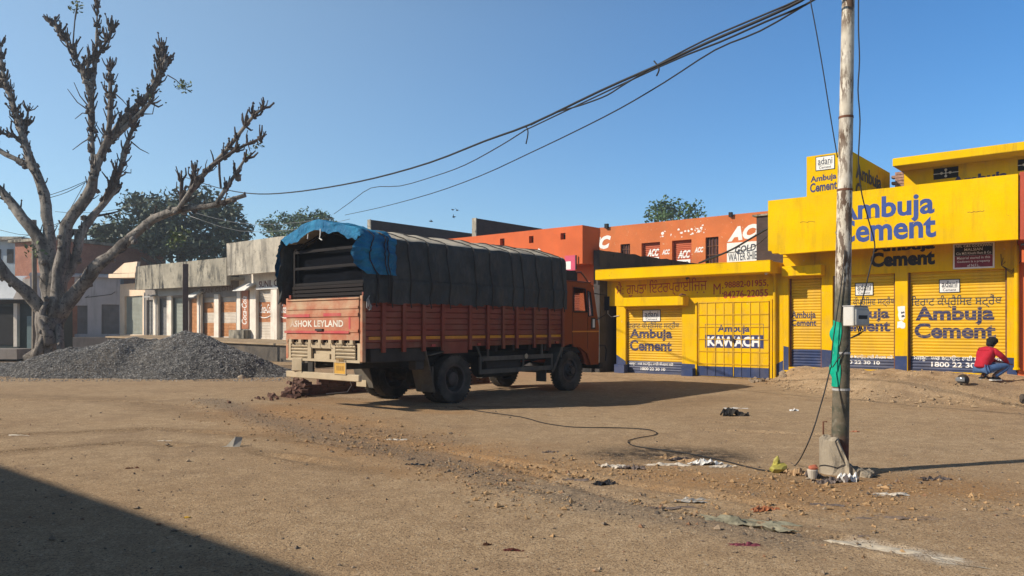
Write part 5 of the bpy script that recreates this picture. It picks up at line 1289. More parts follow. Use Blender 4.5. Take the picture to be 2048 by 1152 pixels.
# --- wheels
def tyre_mb(w, R_=.515):
    m = MB(); h = w/2
    pr = [(.30, -h*.86), (.36, -h), (.44, -h*1.02), (.485, -h*.95), (.508, -h*.8)]
    for k_ in range(5):
        x0 = -h*.8+k_*(1.6*h/5); x1 = x0+1.6*h/5
        pr += [(R_, x0+.004), (R_, x1-.012), (R_-.016, x1-.010), (R_-.016, x1-.002)]
    pr += [(.485, h*.95), (.44, h*1.02), (.36, h), (.30, h*.86)]
    m.lathe(pr, (0, 0, 0), 40, 'x')
    for k_ in range(40):
        a = 2*math.pi*k_/40
        for sgn in (-1, 1): c = Vector((sgn*h*.85, math.cos(a)*.505, math.sin(a)*.505)); m.obox(c, (h*.16, 0, 0), Vector((0, -math.sin(a), math.cos(a)))*.022, Vector((0, math.cos(a), math.sin(a)))*.012)
    return m
def rim_mb(front, w):
    m = MB(); h = w/2
    if front: pr = [(.305, -h*.86), (.29, h*.8), (.305, h*.9), (.26, h*.75), (.24, h*.4), (.17, h*.6), (.15, h*1.0), (.10, h*1.05), (.09, h*1.5), (.0, h*1.55)]
    else: pr = [(.305, -h*.86), (.29, h*.7), (.31, h*.9), (.27, h*.8), (.26, -h*.2), (.19, -h*.5), (.15, -h*.3), (.14, h*.55), (.10, h*.75), (.0, h*.8)]
    m.lathe(pr, (0, 0, 0), 28, 'x')
    for k_ in range(10):
        a = 2*math.pi*k_/10; r_ = .20 if not front else .125; x_ = -h*.45 if not front else h*1.05
        m.tube([(x_, r_*math.cos(a), r_*math.sin(a)), (x_+.035, r_*math.cos(a), r_*math.sin(a))], .017, 6)
    return m
def make_wheel(x, y, front, flip, w=.27, z=.512):
    r_ = rim_mb(front, w).build('wheel', M['rim'], None, smooth=False, base=(0, 0, 0))
    ty_ = tyre_mb(w).build('tyre', M['tyre'], r_, smooth=False)
    return r_
protos = {True: make_wheel(0, 0, True, 1, .27), False: make_wheel(0, 0, False, 1, .26)}
used = {True: False, False: False}
def put_wheel(x, y, front, sx):
    p = protos[front]
    if used[front]:
        ty_ = p.children[0]; q = p.copy(); COL.objects.link(q); c_ = ty_.copy(); COL.objects.link(c_); c_.parent = q
    else: q = p; used[front] = True
    q.parent = tk; q.location = (x, y, .512); q.rotation_euler = (rnd.uniform(0, 6), 0, 0 if sx > 0 else math.pi)
for sx in (1, -1):
    put_wheel(sx*1.10, 0, False, sx); put_wheel(sx*.80, 0, False, -sx); put_wheel(sx*1.06, 4.2, True, sx)
# --- cab
CW = 1.17
arch = [(4.22+.66*math.cos(q), .52+.66*math.sin(q)) for q in np.linspace(R(118), R(12), 12)]
out_ = [(3.92, 2.72), (3.92, arch[0][1])]+arch+[(5.0, .62), (5.5, .62), (5.52, 1.6), (5.24, 2.7), (5.1, 2.76), (4.0, 2.76)]
win = [(4.36, 2.0), (4.95, 2.0), (4.86, 2.6), (4.36, 2.62)]
qwin = [(5.02, 1.9), (5.22, 1.9), (5.1, 2.52), (4.98, 2.56)]
for sx in (1, -1):
    sd = MB().plate(out_, [win, qwin], lambda u, v, q: (sx*(CW-.05*q), u, v)).build('cab_side', M['cab_red'], tk)
    fwin = MB()
    for loop in (win, qwin):
        L_ = [Vector((sx*(CW+.012), u, v)) for u, v in loop]; fwin.tube(L_+[L_[0]], .018, 5)
    fwin.build('window_seal', M['cable'], sd)
    if sx < 0: MB().plate(win, [], lambda u, v, q: (sx*(CW-.02-.005*q), u, v)).build('window_glass', M['glass'], sd)
    MB().plate(qwin, [], lambda u, v, q: (sx*(CW-.02-.005*q), u, v)).build('window_glass', M['glass'], sd)
    MB().box(*sorted((sx*(CW+.001), sx*(CW+.006))), 4.3, 5.5, 1.48, 1.515).build('waist_stripe', paint('orange stripe', (.6, .2, .03), .4, .1, 3), sd)
    m = MB()
    for q in ((4.3, 4.31, 1.0, 2.68), (4.98, 4.99, 1.05, 1.88)): m.box(*sorted((sx*(CW+.001), sx*(CW+.004))), *q)
    m.build('door_gap', M['cable'], sd)
    MB().box(*sorted((sx*(CW+.001), sx*(CW+.03))), 4.42, 4.85, 1.99, 2.03).build('door_handle', M['cable'], sd)
    MB().box(*sorted((sx*(CW+.001), sx*(CW+.012))), 5.14, 5.34, 1.56, 1.86).build('side_vent', M['cable'], sd); MB().box(*sorted((sx*(CW+.0125), sx*(CW+.02))), 5.2, 5.29, 1.6, 1.82).build('indicator', M['white'], sd)
    m = MB(); m.plate([(4.28, 1.16), (4.6, 1.14), (4.95, .98), (5.14, .62), (5.06, .62), (4.88, .93), (4.56, 1.09), (4.28, 1.11)], [], lambda u, v, q: (sx*(CW+.002+.05*q), u, v)); m.build('wheel_flare', M['cab_red'], sd)
    m = MB(); m.tube([(sx*CW, 5.3, 2.5), (sx*(CW+.25), 5.5, 2.45), (sx*(CW+.25), 5.5, 1.95), (sx*CW, 5.4, 1.8)], .014, 6); m.build('mirror_arm', M['cable'], sd)
    MB().box(*sorted((sx*(CW+.18), sx*(CW+.34))), 5.48, 5.52, 2.05, 2.42).build('mirror', M['cable'], sd, bevel=.01)
m = MB(); m.box(-CW+.051, CW-.051, 3.92, 3.97, 1.0, 2.72); m.build('cab_rear', M['cab_dark'], tk)
m = MB(); m.box(-CW-.01, CW+.01, 3.9, 5.16, 2.762, 2.80); m.build('cab_roof', M['cab_dark'], tk, bevel=.015)
fm = lambda u, v, q: (u, float(np.interp(v, [.6, 1.6, 2.7], [5.50, 5.52, 5.24]))-.05*q-.001, v)
MB().plate(rect(-CW+.051, CW-.051, .62, 2.7)[:2]+[(CW-.051, 1.6), (CW-.051, 2.7), (-CW+.051, 2.7), (-CW+.051, 1.6)], [rect(-1.02, 1.02, 1.68, 2.52)], fm).build('cab_front', M['cab_red'], tk)
MB().plate(rect(-1.02, 1.02, 1.68, 2.52), [], lambda u, v, q: (u, float(np.interp(v, [1.6, 2.7], [5.52, 5.24]))-.03-.004*q, v)).build('windscreen', M['glass'], tk)
MB().box(-CW+.06, CW-.06, 3.98, 5.44, .95, 1.1).build('cab_floor', M['chassis'], tk)
m = MB(); m.box(-1.0, 1.0, 5.0, 5.42, 1.11, 1.62); m.build('dashboard', M['cable'], tk)
for x in (-.6, .6): m = MB(); m.box(x-.28, x+.28, 4.1, 4.6, 1.11, 1.5); m.box(x-.27, x+.27, 4.0, 4.12, 1.5, 2.05); m.build('seat', M['cab_dark'], tk, bevel=.03)
m = MB(); m.tube([(.58+.22*math.cos(q), 4.86+.08*math.sin(q), 1.72+.2*math.sin(q)) for q in np.linspace(0, 6.283, 20)], .016, 6); m.tube([(.58, 4.86, 1.72), (.58, 5.05, 1.5)], .02, 6); m.build('steering_wheel', M['cable'], tk)
m = MB(); m.box(-1.08, 1.08, 3.95, 4.6, 2.81, 3.06); m.box(-1.08, 1.08, 4.62, 4.66, 2.81, 3.02)
m.build('roof_carrier', M['chassis'], tk, bevel=.01)
MB().tube([(1.05, 4.6, 3.02), (1.08, 4.8, 3.04), (1.08, 4.9, 2.98), (1.06, 5.22, 2.75)], .025, 6).build('roof_rail', M['cab_dark'], tk)
m = MB(); m.box(-1.2, 1.2, 5.5, 5.68, .5, .66); m.box(-.9, .9, 5.51, 5.56, .7, 1.4); m.build('front_bumper', M['chassis'], tk, bevel=.015)
for x in (-1.0, 1.0): m = MB(); m.blob((x, 5.6, .74), .07, 2, 0); m.build('headlamp', M['white'], tk)
m = MB(); m.tube([(1.19, 5.52, 1.12), (1.26, 5.66, 1.12), (1.27, 5.72, 1.0), (1.24, 5.72, .7)], .02, 6); m.build('bumper_guard', M['chassis'], tk)
MB().box(-1.1, 1.1, 3.86, 3.9, 1.25, 2.4).build('cab_gap_panel', M['chassis'], tk)
# ================================================================== POLE, WIRES, PEOPLE, LITTER
px_, py_, pz_ = gz(1679, 946)
POLE = Vector((px_, py_, pz_))
pole = thing('utility_pole', 'leaning weathered metal pole with peeling white paint at the yard front', 'pole', tuple(POLE), 'W', local=True)
pn = N('peeling pole paint'); sp = pn.new('SeparateXYZ'); pn.link(pn.obj, sp.inputs[0])
zz = pn.math('ADD', sp.outputs[2], pn.math('MULTIPLY', pn.noise(5, 5), .5))
up = pn.ramp(zz, 2.15, 2.5)
low = pn.mix(pn.ramp(pn.noise(6, 6, .65), .35, .65), (.065, .07, .05), (.15, .125, .09)); low = pn.mix(pn.ramp(pn.noise(14, 5), .55, .65, 0, .6), low, (.22, .2, .16)); low = pn.mix(pn.ramp(zz, .75, .5), low, (.11, .04, .03))
hi = pn.mix(pn.ramp(pn.noise(7, 5), .3, .7), (.52, .47, .38), (.66, .61, .52))
fl = pn.ramp(pn.noise(11, 8, .72, pn.map((1.6, 1.6, .38))), .47, .53)
hi = pn.mix(pn.math('MULTIPLY', fl, pn.ramp(pn.noise(1.6, 3, .5, pn.map((.3, .3, 1))), .36, .56)), hi, (.115, .07, .045))
hi = pn.mix(pn.ramp(pn.noise(9, 7, .7, pn.map((1.4, 1.4, .3))), .55, .62, 0, .85), hi, (.14, .10, .075))
pn.bump(pn.noise(20, 6, .7), .5, .01)
M['pole'] = pn.out(pn.mix(up, low, hi), .7)
LEAN = Vector((.0185, .0, 1.0))
def pp3(z): return Vector((LEAN.x*z, 0, z))
mb = MB(); zs = [-.2, .3, 1.0, 1.75, 1.76, 2.6, 3.1, 3.12, 3.9, 3.92, 5, 6.4]
rs = [.091, .091, .088, .086, .084, .081, .079, .076, .074, .072, .067, .060]
mb.tube([pp3(z) for z in zs], rs, 24); mb.build('pole_shaft', M['pole'], pole, smooth=True)
for z in (.92, 1.32, 3.11, 3.91):
    m = MB(); br_ = float(np.interp(z, zs, rs)); m.lathe([(br_-.003, -.012), (br_+.005, -.012), (br_+.005, .012), (br_-.003, .012)], pp3(z), 20); m.build('band', M['rust'] if z > 3 else M['pvc'], pole)
m = MB(); m.obox(pp3(5.75)+Vector((0, -.13, 0)), (.75, .25, 0), (-.012, .035, 0), (0, 0, .04)); m.build('cross_arm', M['rust'], pole)
for s in (-.6, -.2, .25, .65): m = MB(); m.lathe([(.0, .0), (.03, .0), (.045, .03), (.03, .06), (.045, .09), (.025, .13), (0, .13)], pp3(5.79)+Vector((s, s/3-.13, 0)), 12); m.build('insulator', M['white'], pole)
# broken concrete footing round the pole
fm_ = MB(); nseg = 40; V0 = []; rr = random.Random(3)
def foot_h(t):
    d = abs(((t-R(190)+math.pi) % (2*math.pi))-math.pi)      # intact towards the left
    return float(np.interp(d, [0, .95, 1.12, 1.4, 1.7, 3.2], [.40, .40, .30, .18, .10, .05]))
for i in range(nseg):
    t = 2*math.pi*i/nseg; h = foot_h(t)+(rr.uniform(-.02, .02) if foot_h(t) < .4 else 0); c, s = math.cos(t), math.sin(t)
    ro = .205+(.03*rr.uniform(-1, 1)+.05 if h < .2 else .004*rr.uniform(-1, 1))
    for r_, z in ((.09, -.1), (.09, h-.02), (.13, h+rr.uniform(-.02, .02)), (ro*.8, h+rr.uniform(-.015, .015)), (ro, h-.03), (ro*1.0, h*.5), (ro*1.01, .02), (ro*1.05, -.1)):
        V0.append((r_*c, r_*s, z))
fm_.add(V0, [(i*8+k, ((i+1) % nseg)*8+k, ((i+1) % nseg)*8+k+1, i*8+k+1) for i in range(nseg) for k in range(7)])
for _ in range(7):
    t = rr.uniform(-1.2, .9); fm_.blob((.3*math.cos(t), .3*math.sin(t), .02), (rr.uniform(.04, .09), rr.uniform(.04, .08), rr.uniform(.03, .06)), 1, .5, 3, rr.random()*9)
fo = fm_.build('concrete_footing', concrete('crumbling concrete', (.36, .31, .24), (.06, .055, .05), .7, (6, 6, 3)), pole)
MB().tube([(-.17, .02, .42), (-.17, .02, .56), (-.13, .02, .56)], .009, 6).build('rebar', M['rust'], fo)
# meter box strapped to the pole
bx = thing('meter_box', 'grey white electricity meter box with a clear lid strapped to the pole', 'meter box', tuple(POLE+pp3(1.72)+Vector((.1, -.13, 0))), 'W', rot=.42, local=True)
MB().box(-.13, .10, -.07, .07, -.105, .105).build('case', paint('grey white plastic', (.6, .6, .57), .5, .06, 5, dust=.2, bump=.02), bx, bevel=.008)
MB().box(-.105, .092, -.086, -.071, -.095, .075).build('lid', paint('dusty clear lid', (.42, .44, .44), .3, .15, 8, dust=.2, spec=.5, bump=0), bx, bevel=.004)
m = MB(); m.box(-.07, .06, -.0885, -.0865, -.03, .01); m.build('meter_window', M['cable'], bx); MB().box(-.135, .105, -.09, .07, .106, .116).build('hood', M['pvc'], bx)
m = MB()
for i in range(3): m.tube([(-.02+.03*i, -.02, -.105), (-.01+.03*i, -.03, -.15), (.03*i+.03, -.01, -.2+.02*i), (-.05, .05, -.24)], .006, 5)
m.build('leads', M['cable'], bx)
# torn green sheet wrapped on the pole
gm_ = paint('green plastic print', (.0, .34, .22), .5, .2, 9, chip=.2, chipc=(.02, .12, .09), bump=.2)
def wrap(u, v):
    z = .95+.74*v; t = R(150)+R(86)*u+R(7)*math.sin(v*9); r_ = .095+.008*mnoise.noise(Vector((u*4, v*7, 0)))+(.03*max(0, -math.cos(v*12)) if u < .06 else 0)
    p = pp3(z); return (p.x+r_*math.cos(t), p.y+r_*math.sin(t), z+.04*u*math.sin(v*5))
gw = MB(); gw.grid(22, 40, wrap); sh_ = gw.build('green_sheet', gm_, None, smooth=True, recalc=False, base=(0, 0, 0)); sh_.location = POLE
tag(sh_, 'torn green plastic sheet wrapped round the pole below the meter box', 'plastic sheet')
# --- cables
def cable(name, label, pts, r, seg=6, mat=None, group=None, cat='cable', sm=3):
    P = [Vector(p) for p in pts]; Q = []
    for i in range(len(P)-1):
        p0, p1, p2, p3 = P[max(i-1, 0)], P[i], P[i+1], P[min(i+2, len(P)-1)]
        for k in range(sm):
            t = k/sm; Q.append(.5*((2*p1)+(-p0+p2)*t+(2*p0-5*p1+4*p2-p3)*t*t+(-p0+3*p1-3*p2+p3)*t**3))
    Q.append(P[-1])
    o = MB().tube(Q, r, seg).build(name, mat or M['cable'], None, smooth=True, base=(0, 0, 0))
    return tag(o, label, cat, group)
pa = POLE+pp3(5.72)
def span(pts, A, B):                       # pixels lifted onto the vertical plane through A and B
    out = []
    for px, py in pts:
        r = (px-1024)/F; ex, ey = B[0]-A[0], B[1]-A[1]; s = (r*A[1]-A[0])/(ex-r*ey); x, y = A[0]+s*ex, A[1]+s*ey
        out.append((x, y, CZ-(py-HZ)/F*y))
    return out
Bm = pw(360, 376, 40); A_ = (pa.x-.3, pa.y-.1)
main = [(1655, -35), (1603, 1), (1520, 40), (1420, 83), (1315, 131), (1200, 182), (1060, 249), (970, 282), (860, 325), (750, 356), (660, 374), (580, 385), (520, 388), (470, 383), (420, 371), (363, 352)]
cable('overhead_cable', 'thickest black overhead cable sweeping from the pole down to the bare tree', span(main, A_, Bm), .019)
m2 = [(1660, -40), (1600, -2), (1500, 41), (1410, 80), (1318, 128), (1250, 168), (1215, 190), (1180, 204), (1150, 214), (1110, 226), (1062, 250)]
cable('overhead_cable', 'thin slack cable looping just under the thickest overhead cable', span(m2, A_, Bm), .012)
m3 = [(1660, -22), (1610, 10), (1530, 44), (1440, 84), (1318, 134), (1064, 254), (1048, 262), (1000, 292), (930, 330), (870, 352), (800, 372), (742, 376), (700, 405), (668, 428)]
Bm3 = pw(668, 428, 36)
cable('overhead_cable', 'slack black cable forking off the bundle towards the blue tarpaulin', span(m3, A_, Bm3), .013)
m4 = [(1665, -25), (1620, 4), (1520, 62), (1430, 100), (1330, 164), (1240, 217), (1150, 263), (1060, 306), (960, 352), (860, 388), (760, 415), (690, 430)]
cable('overhead_cable', 'lowest single black cable hanging below the overhead bundle', span(m4, (pa.x-.1, pa.y-.05), pw(690, 430, 38)), .0115)
for (px, py), L_ in (((1315, 131), ((1308, 122), (1318, 140), (1313, 152))), ((1052, 254), ((1040, 258), (1056, 266), (1052, 288)))):
    o = cable('cable_tie', 'knotted black tie hanging from the cable bundle, %s' % ('nearer the pole' if px > 1200 else 'farther from the pole'), span([L_[0], (px, py), L_[1], L_[2]], A_, Bm), .011, cat='cable tie')
far = [([(0, 460), (60, 470), (120, 446), (170, 365)], 33), ([(100, 390), (135, 378), (172, 362)], 30.5), ([(98, 396), (135, 384), (172, 364)], 30.5), ([(110, 423), (160, 426), (240, 418), (330, 392), (420, 368)], 36),
       ([(370, 420), (470, 445), (560, 448), (668, 436)], 40), ([(380, 432), (480, 462), (600, 458), (700, 438)], 41), ([(0, 482), (60, 470), (130, 440)], 34)]
for i, (pts, d) in enumerate(far): cable('service_wire', ['thin wire dropping from the far left edge to the bare tree', 'upper wire of the short pair left of the tree fork', 'lower wire of the short pair left of the tree fork', 'thin wire crossing behind the tree limbs', 'upper pale wire crossing in front of the dark leafy tree', 'lower pale wire crossing in front of the dark leafy tree', 'faint wire near the pale blue house roof'][i], [pw(x, y, d) for x, y in pts], .013, 4, cat='wire', mat=M['pvc'] if i in (4, 5) else None)
# cables about the pole
g1_ = [(1619, -8), (1632, 60), (1646, 140), (1658, 215), (1668, 275), (1675, 315)]
cable('guy_wire', 'thin dark wire slanting down onto the left of the pole', [pw(x, y, POLE.y-.02) for x, y in g1_], .006)
d1_ = [(1717, -10), (1717, 60), (1719, 120), (1716, 180), (1720, 240), (1717, 310), (1718, 345), (1724, 390), (1737, 440), (1749, 484), (1747, 508), (1738, 545), (1731, 575), (1722, 608), (1712, 632)]
cable('service_wire', 'black wavy drop wire hanging down the right of the pole to the meter box', [pw(x, y, POLE.y-.12) for x, y in d1_], .007, cat='wire')
xx = [(1668, 560), (1672, 610), (1668, 650), (1664, 690), (1660, 735)]
cable('service_wire', 'thin black wire clipped along the left edge of the pole', [pw(x, y, POLE.y-.09) for x, y in [(1690, 500), (1684, 560), (1672, 640), (1664, 700), (1663, 735), (1676, 718), (1698, 690)]], .006, cat='wire')
gl = [pw(1661, 735, POLE.y-.08), pw(1650, 780, POLE.y-.15), pw(1640, 815, POLE.y-.2), pw(1628, 855, POLE.y-.25), pw(1612, 895, POLE.y-.3)]
gl += [(lambda q: (q[0], q[1], q[2]+.012))(gz(*p)) for p in [(1592, 932), (1565, 944), (1530, 943), (1490, 935), (1440, 922), (1370, 908), (1310, 900), (1266, 893), (1256, 884), (1275, 878), (1308, 872), (1312, 866), (1290, 860), (1230, 857), (1150, 856), (1090, 848), (1040, 835), (960, 824), (915, 815)]]
cable('ground_cable', 'black cable dropping off the pole and snaking over the earth to the truck', gl, .007)
# posts on the left
x, y, z = pw(371, 665, 35); p_ = solo('post', MB().box(-.12, .12, -.08, .08, 0, CZ-(528-HZ)/F*35), paint('dark rusty post', (.12, .085, .075), .8, .2, 4), 'plain dark post standing in front of the grey shutters', 'post', (x, y, 0), 'W', local=True, bevel=.01)
p_.rotation_euler.z = .4
x, y, z = pw(68, 690, 33); p_ = solo('post', MB().tube([(0, 0, 0), (.02, 0, 3), (.0, 0, CZ-(440-HZ)/F*33)], .1, 8), paint('grey wooden post', (.2, .17, .14), .9, .2, 4), 'grey wooden post beside the tree trunk', 'post', (x, y, 0), 'W', local=True)

# --- person crouching by the shutter
def skin_mesh(name, joints, edges, mat, parent, sub=2):
    me = bpy.data.meshes.new(name); me.from_pydata([j[:3] for j in joints], edges, [])
    o = bpy.data.objects.new(name, me); COL.objects.link(o)
    sk = o.modifiers.new('s', 'SKIN'); ss_ = o.modifiers.new('u', 'SUBSURF'); ss_.levels = sub; ss_.render_levels = sub
    for i, j in enumerate(joints): me.skin_vertices[0].data[i].radius = (j[3], j[4] if len(j) > 4 else j[3])
    me.skin_vertices[0].data[0].use_root = True
    dg = bpy.context.evaluated_depsgraph_get(); m2 = bpy.data.meshes.new_from_object(o.evaluated_get(dg))
    bpy.data.objects.remove(o); bpy.data.meshes.remove(me)
    m2.materials.clear(); m2.materials.append(mat); m2.polygons.foreach_set('use_smooth', [True]*len(m2.polygons)); m2.name = name
    q = bpy.data.objects.new(name, m2); COL.objects.link(q); q.parent = parent; BASE[q.name] = (0, 0, 0); return q
xw, yw, _ = gz(1972, 761); zw = gh(xw, yw)
ps = thing('person', 'person in a red hoodie, jeans and dark head covering crouching beside the big shutter', 'person', (xw, yw, zw), 'W', rot=.22, local=True)
SK = paint('skin', (.22, .11, .07), .6, .05, 5, bump=0)
J = [(-.10, 0, .30, .13, .12), (-.04, 0, .48, .12, .11), (.03, 0, .66, .13, .11), (.09, 0, .79, .07), (.14, 0, .86, .055), (.19, 0, .95, .085, .075), (.22, 0, 1.0, .075, .065),
     (.06, .17, .74, .055), (.25, .22, .54, .042), (.44, .12, .46, .032), (.50, .10, .45, .034, .018), (.06, -.17, .74, .055), (.26, -.22, .54, .042), (.46, -.12, .42, .032), (.52, -.1, .41, .034, .018),
     (-.08, .11, .28, .09), (.36, .16, .40, .058), (.02, .12, .12, .042), (.05, .12, .05, .03), (.17, .13, .03, .028), (-.08, -.11, .28, .09), (.38, -.18, .38, .058), (.06, -.14, .12, .042), (.09, -.14, .05, .03), (.2, -.15, .03, .028)]
E_ = [(0, 1), (1, 2), (2, 3), (3, 4), (4, 5), (5, 6), (2, 7), (7, 8), (8, 9), (9, 10), (2, 11), (11, 12), (12, 13), (13, 14), (0, 15), (15, 16), (16, 17), (17, 18), (18, 19), (0, 20), (20, 21), (21, 22), (22, 23), (23, 24)]
k0 = len(J)
for hx_, hy_, hz_, sg, root in ((.50, .10, .45, 1, 10), (.52, -.10, .41, -1, 14)):
    for fi, (dy, L_) in enumerate(((.024, .065), (.008, .075), (-.008, .07), (-.024, .055))):
        b_ = len(J); J += [(hx_+.03, hy_+dy, hz_-.004, .0085), (hx_+.03+L_*.55, hy_+dy*1.1, hz_-.012, .008), (hx_+.03+L_*.85, hy_+dy*1.1, hz_-.035, .0065)]; E_ += [(root, b_), (b_, b_+1), (b_+1, b_+2)]
    b_ = len(J); J += [(hx_+.0, hy_-sg*.035, hz_-.01, .010), (hx_+.035, hy_-sg*.05, hz_-.022, .008)]; E_ += [(root, b_), (b_, b_+1)]
ps.scale = (1.02, 1.02, .90)
bd_ = skin_mesh('body', J, E_, SK, ps, 1)
HD = paint('red hoodie cloth', (.40, .012, .03), .85, .12, 6, bump=.3, bs=30)
Jh = [(-.115, 0, .30, .165, .15), (-.11, 0, .36, .175, .16), (-.05, 0, .50, .165, .155), (.0, 0, .66, .17, .14), (.06, 0, .78, .13, .10), (.09, 0, .85, .085, .08), (.05, .18, .75, .085), (.16, .24, .62, .072), (.26, .23, .53, .062), (.42, .13, .465, .045), (.05, -.18, .75, .085), (.16, -.25, .62, .072), (.27, -.23, .53, .062), (.44, -.13, .43, .045), (-.02, 0, .82, .075, .07)]
skin_mesh('hoodie', Jh, [(0, 1), (1, 2), (2, 3), (3, 4), (4, 5), (3, 6), (6, 7), (7, 8), (8, 9), (3, 10), (10, 11), (11, 12), (12, 13), (4, 14)], HD, ps)
JN = paint('blue denim', (.07, .14, .30), .85, .2, 9, bump=.3, bs=40)
Jj = [(-.11, 0, .27, .145, .12), (-.05, .11, .29, .11), (.15, .145, .36, .09), (.37, .165, .41, .07), (.34, .16, .33, .066), (.17, .14, .2, .062), (.03, .125, .1, .055), (-.05, -.11, .29, .11), (.16, -.15, .35, .09), (.39, -.185, .39, .07), (.36, -.18, .31, .066), (.2, -.155, .19, .062), (.07, -.145, .1, .055)]
skin_mesh('jeans', Jj, [(0, 1), (1, 2), (2, 3), (3, 4), (4, 5), (5, 6), (0, 7), (7, 8), (8, 9), (9, 10), (10, 11), (11, 12)], JN, ps)
for y_, x_ in ((.125, .0), (-.145, .04)):
    m = MB(); m.blob((x_+.07, y_, .055), (.145, .05, .05), 2, .06); so_ = m.build('shoe', M['cable'], ps, smooth=True)
    MB().box(x_-.07, x_+.21, y_-.048, y_+.048, .0, .028).build('sole', M['white'], so_, bevel=.01)
m = MB(); m.blob((.165, 0, .99), (.125, .108, .105), 3, .12, 5); m.blob((.11, 0, .92), (.085, .085, .075), 2, .15); m.build('head_wrap', plain('black head cloth', (.008, .008, .01), .9), ps, smooth=True)
# helmet on the ground behind the person
x, y, z = gz(1926, 770)
hm = thing('helmet', 'black motorcycle helmet lying on the earth behind the crouching person', 'helmet', (x, y, z), 'W', rot=-2.0, local=True)
m = MB(); vs = []
def hel(u, v):
    t = 2*math.pi*u; p_ = R(-38)+R(128)*v; r_ = .125
    return (r_*1.12*math.cos(p_)*math.cos(t), r_*math.cos(p_)*math.sin(t), .11+r_*math.sin(p_))
m.grid(29, 14, hel); m.build('shell', paint('scuffed black shell', (.02, .02, .022), .5, .2, 8, dust=.25, bump=.05), hm, smooth=True)
MB().grid(12, 6, lambda u, v: (.168*math.cos(-1.4+1.5*u)*math.cos(-.2+.6*v), .152*math.sin(-1.4+1.5*u)*math.cos(-.2+.6*v), .115+.15*math.sin(-.2+.6*v))).build('visor', plain('grey visor', (.16, .17, .18), .12, 0, .7), hm, smooth=True)
MB().tube([(.05, -.12, .03), (.12, -.16, .015), (.2, -.15, .01)], .008, 5).build('strap', M['cable'], hm)

# --- brick stack beside the truck
bb0 = Vector((*gp(602, 792), 0)); bb1 = Vector((*gp(985, 765), 0)); dv = (bb1-bb0); Ls = dv.length; dv.normalize(); sd_ = Vector((-dv.y, dv.x, 0))
stk = thing('brick_stack', 'long low stack of old red bricks lying beside and under the truck', 'brick stack', tuple(bb0), 'W', rot=math.atan2(dv.y, dv.x), local=True)
m = MB(); rr = random.Random(9)
for row in range(5):
    for col in range(int(Ls/.235)):
        for dep in range(2):
            if (row > 2 and rr.random() < .12) or (col < 2 and row > 3-col*1): continue
            c = (col*.235+.12+rr.uniform(-.012, .012)+(.06 if row % 2 else 0), .06+dep*.125+rr.uniform(-.012, .012), .04+row*.08)
            a_ = rr.gauss(0, .04); m.obox(c, (.112*math.cos(a_), .112*math.sin(a_), 0), (-.053*math.sin(a_), .053*math.cos(a_), 0), (0, 0, .037))
BK = paint('old brick', (.13, .065, .05), .9, .35, 5, dust=.3, dustc=(.2, .15, .11), bump=.3)
o = m.build('stacked_bricks', BK, stk); o['kind'] = 'stuff'
m = MB()
for i in range(46):
    t = abs(rr.gauss(0, .26)); c = Vector((-t+.15, .12+rr.gauss(0, .22), max(.03,   .34-t*.75+rr.uniform(-.05, .05)))); e = Matrix.Rotation(rr.uniform(0, 6), 3, 'Z') @ Matrix.Rotation(rr.gauss(0, .6), 3, 'X') @ Matrix.Rotation(rr.gauss(0, .5), 3, 'Y')
    L_ = rr.uniform(.05, .11); m.obox(c, e @ Vector((L_, 0, 0)), e @ Vector((0, .05, 0)), e @ Vector((0, 0, .035)))
for i in range(40):
    c = Vector((-abs(rr.gauss(.5, .6)), rr.gauss(-.05, .25), .015)); m.blob(c, rr.uniform(.015, .045), 1, .5, 3, i)
o = m.build('tumbled_bricks', BK, stk); o['kind'] = 'stuff'
m = MB(); m.tube([(1.0, -.01, .4), (1.3, -.03, .36), (1.36, -.04, .18), (1.2, -.1, .03), (.6, -.12, .02)], .012, 5); m.build('white_strip', M['white'], stk)
# --- litter
def crumple(label, name, cat, px, py, w, l, hgt, mat, seed, rot=0.0, flat=.3, nu=16, nv=12, group=None):
    x, y, z = gz(px, py)
    def f(u, v):
        a, b = (u-.5), (v-.5); q = Vector((u*3.2+seed, v*3.2, seed*1.7))
        th = math.atan2(b, a); e = 1+.35*mnoise.noise(Vector((math.cos(th)*1.6, math.sin(th)*1.6, seed)))+.3*mnoise.noise(Vector((math.cos(th)*6, math.sin(th)*6, seed)))
        return (a*w*e+.06*w*mnoise.noise(q*1.5), b*l*e+.06*l*mnoise.noise(q*1.5+Vector((7, 0, 0))), -.012*w**.5+hgt*(.42+.9*mnoise.noise(q*1.3)+.7*mnoise.noise(q*3.1))*(1-flat*4*(a*a+b*b)))
    m = MB(); m.grid(nu, nv, f)
    o = m.build(name, mat, None, recalc=False, base=(0, 0, 0)); o.location = (x, y, z); o.rotation_euler.z = rot
    return tag(o, label, cat, group)
PAP = paint('grubby paper', (.62, .57, .5), .8, .12, 6, dust=.3, bump=.1); PLW = plain('white plastic film', (.72, .72, .71), .4); GRS = paint('grey green sacking', (.22, .22, .17), .9, .3, 6, dust=.3, bump=.3)
BLP = plain('black plastic film', (.02, .02, .024), .35); DRT = paint('dirty cloth', (.16, .13, .12), .9, .3, 8, bump=.3); CRD = paint('brown card', (.42, .28, .16), .85, .15, 6, bump=.1)
crumple('long grey green sacking strip half buried right of the gravel streak', 'sacking', 'sacking', 1495, 1048, .75, .2, .06, GRS, 3.1, -.45, nu=34, nv=16)
crumple('grey plastic sheet lying right above the sacking strip', 'plastic_sheet', 'plastic sheet', 1392, 1002, .42, .2, .035, paint('grey film', (.4, .38, .35), .6, .2, 6), 5.2, -.2)
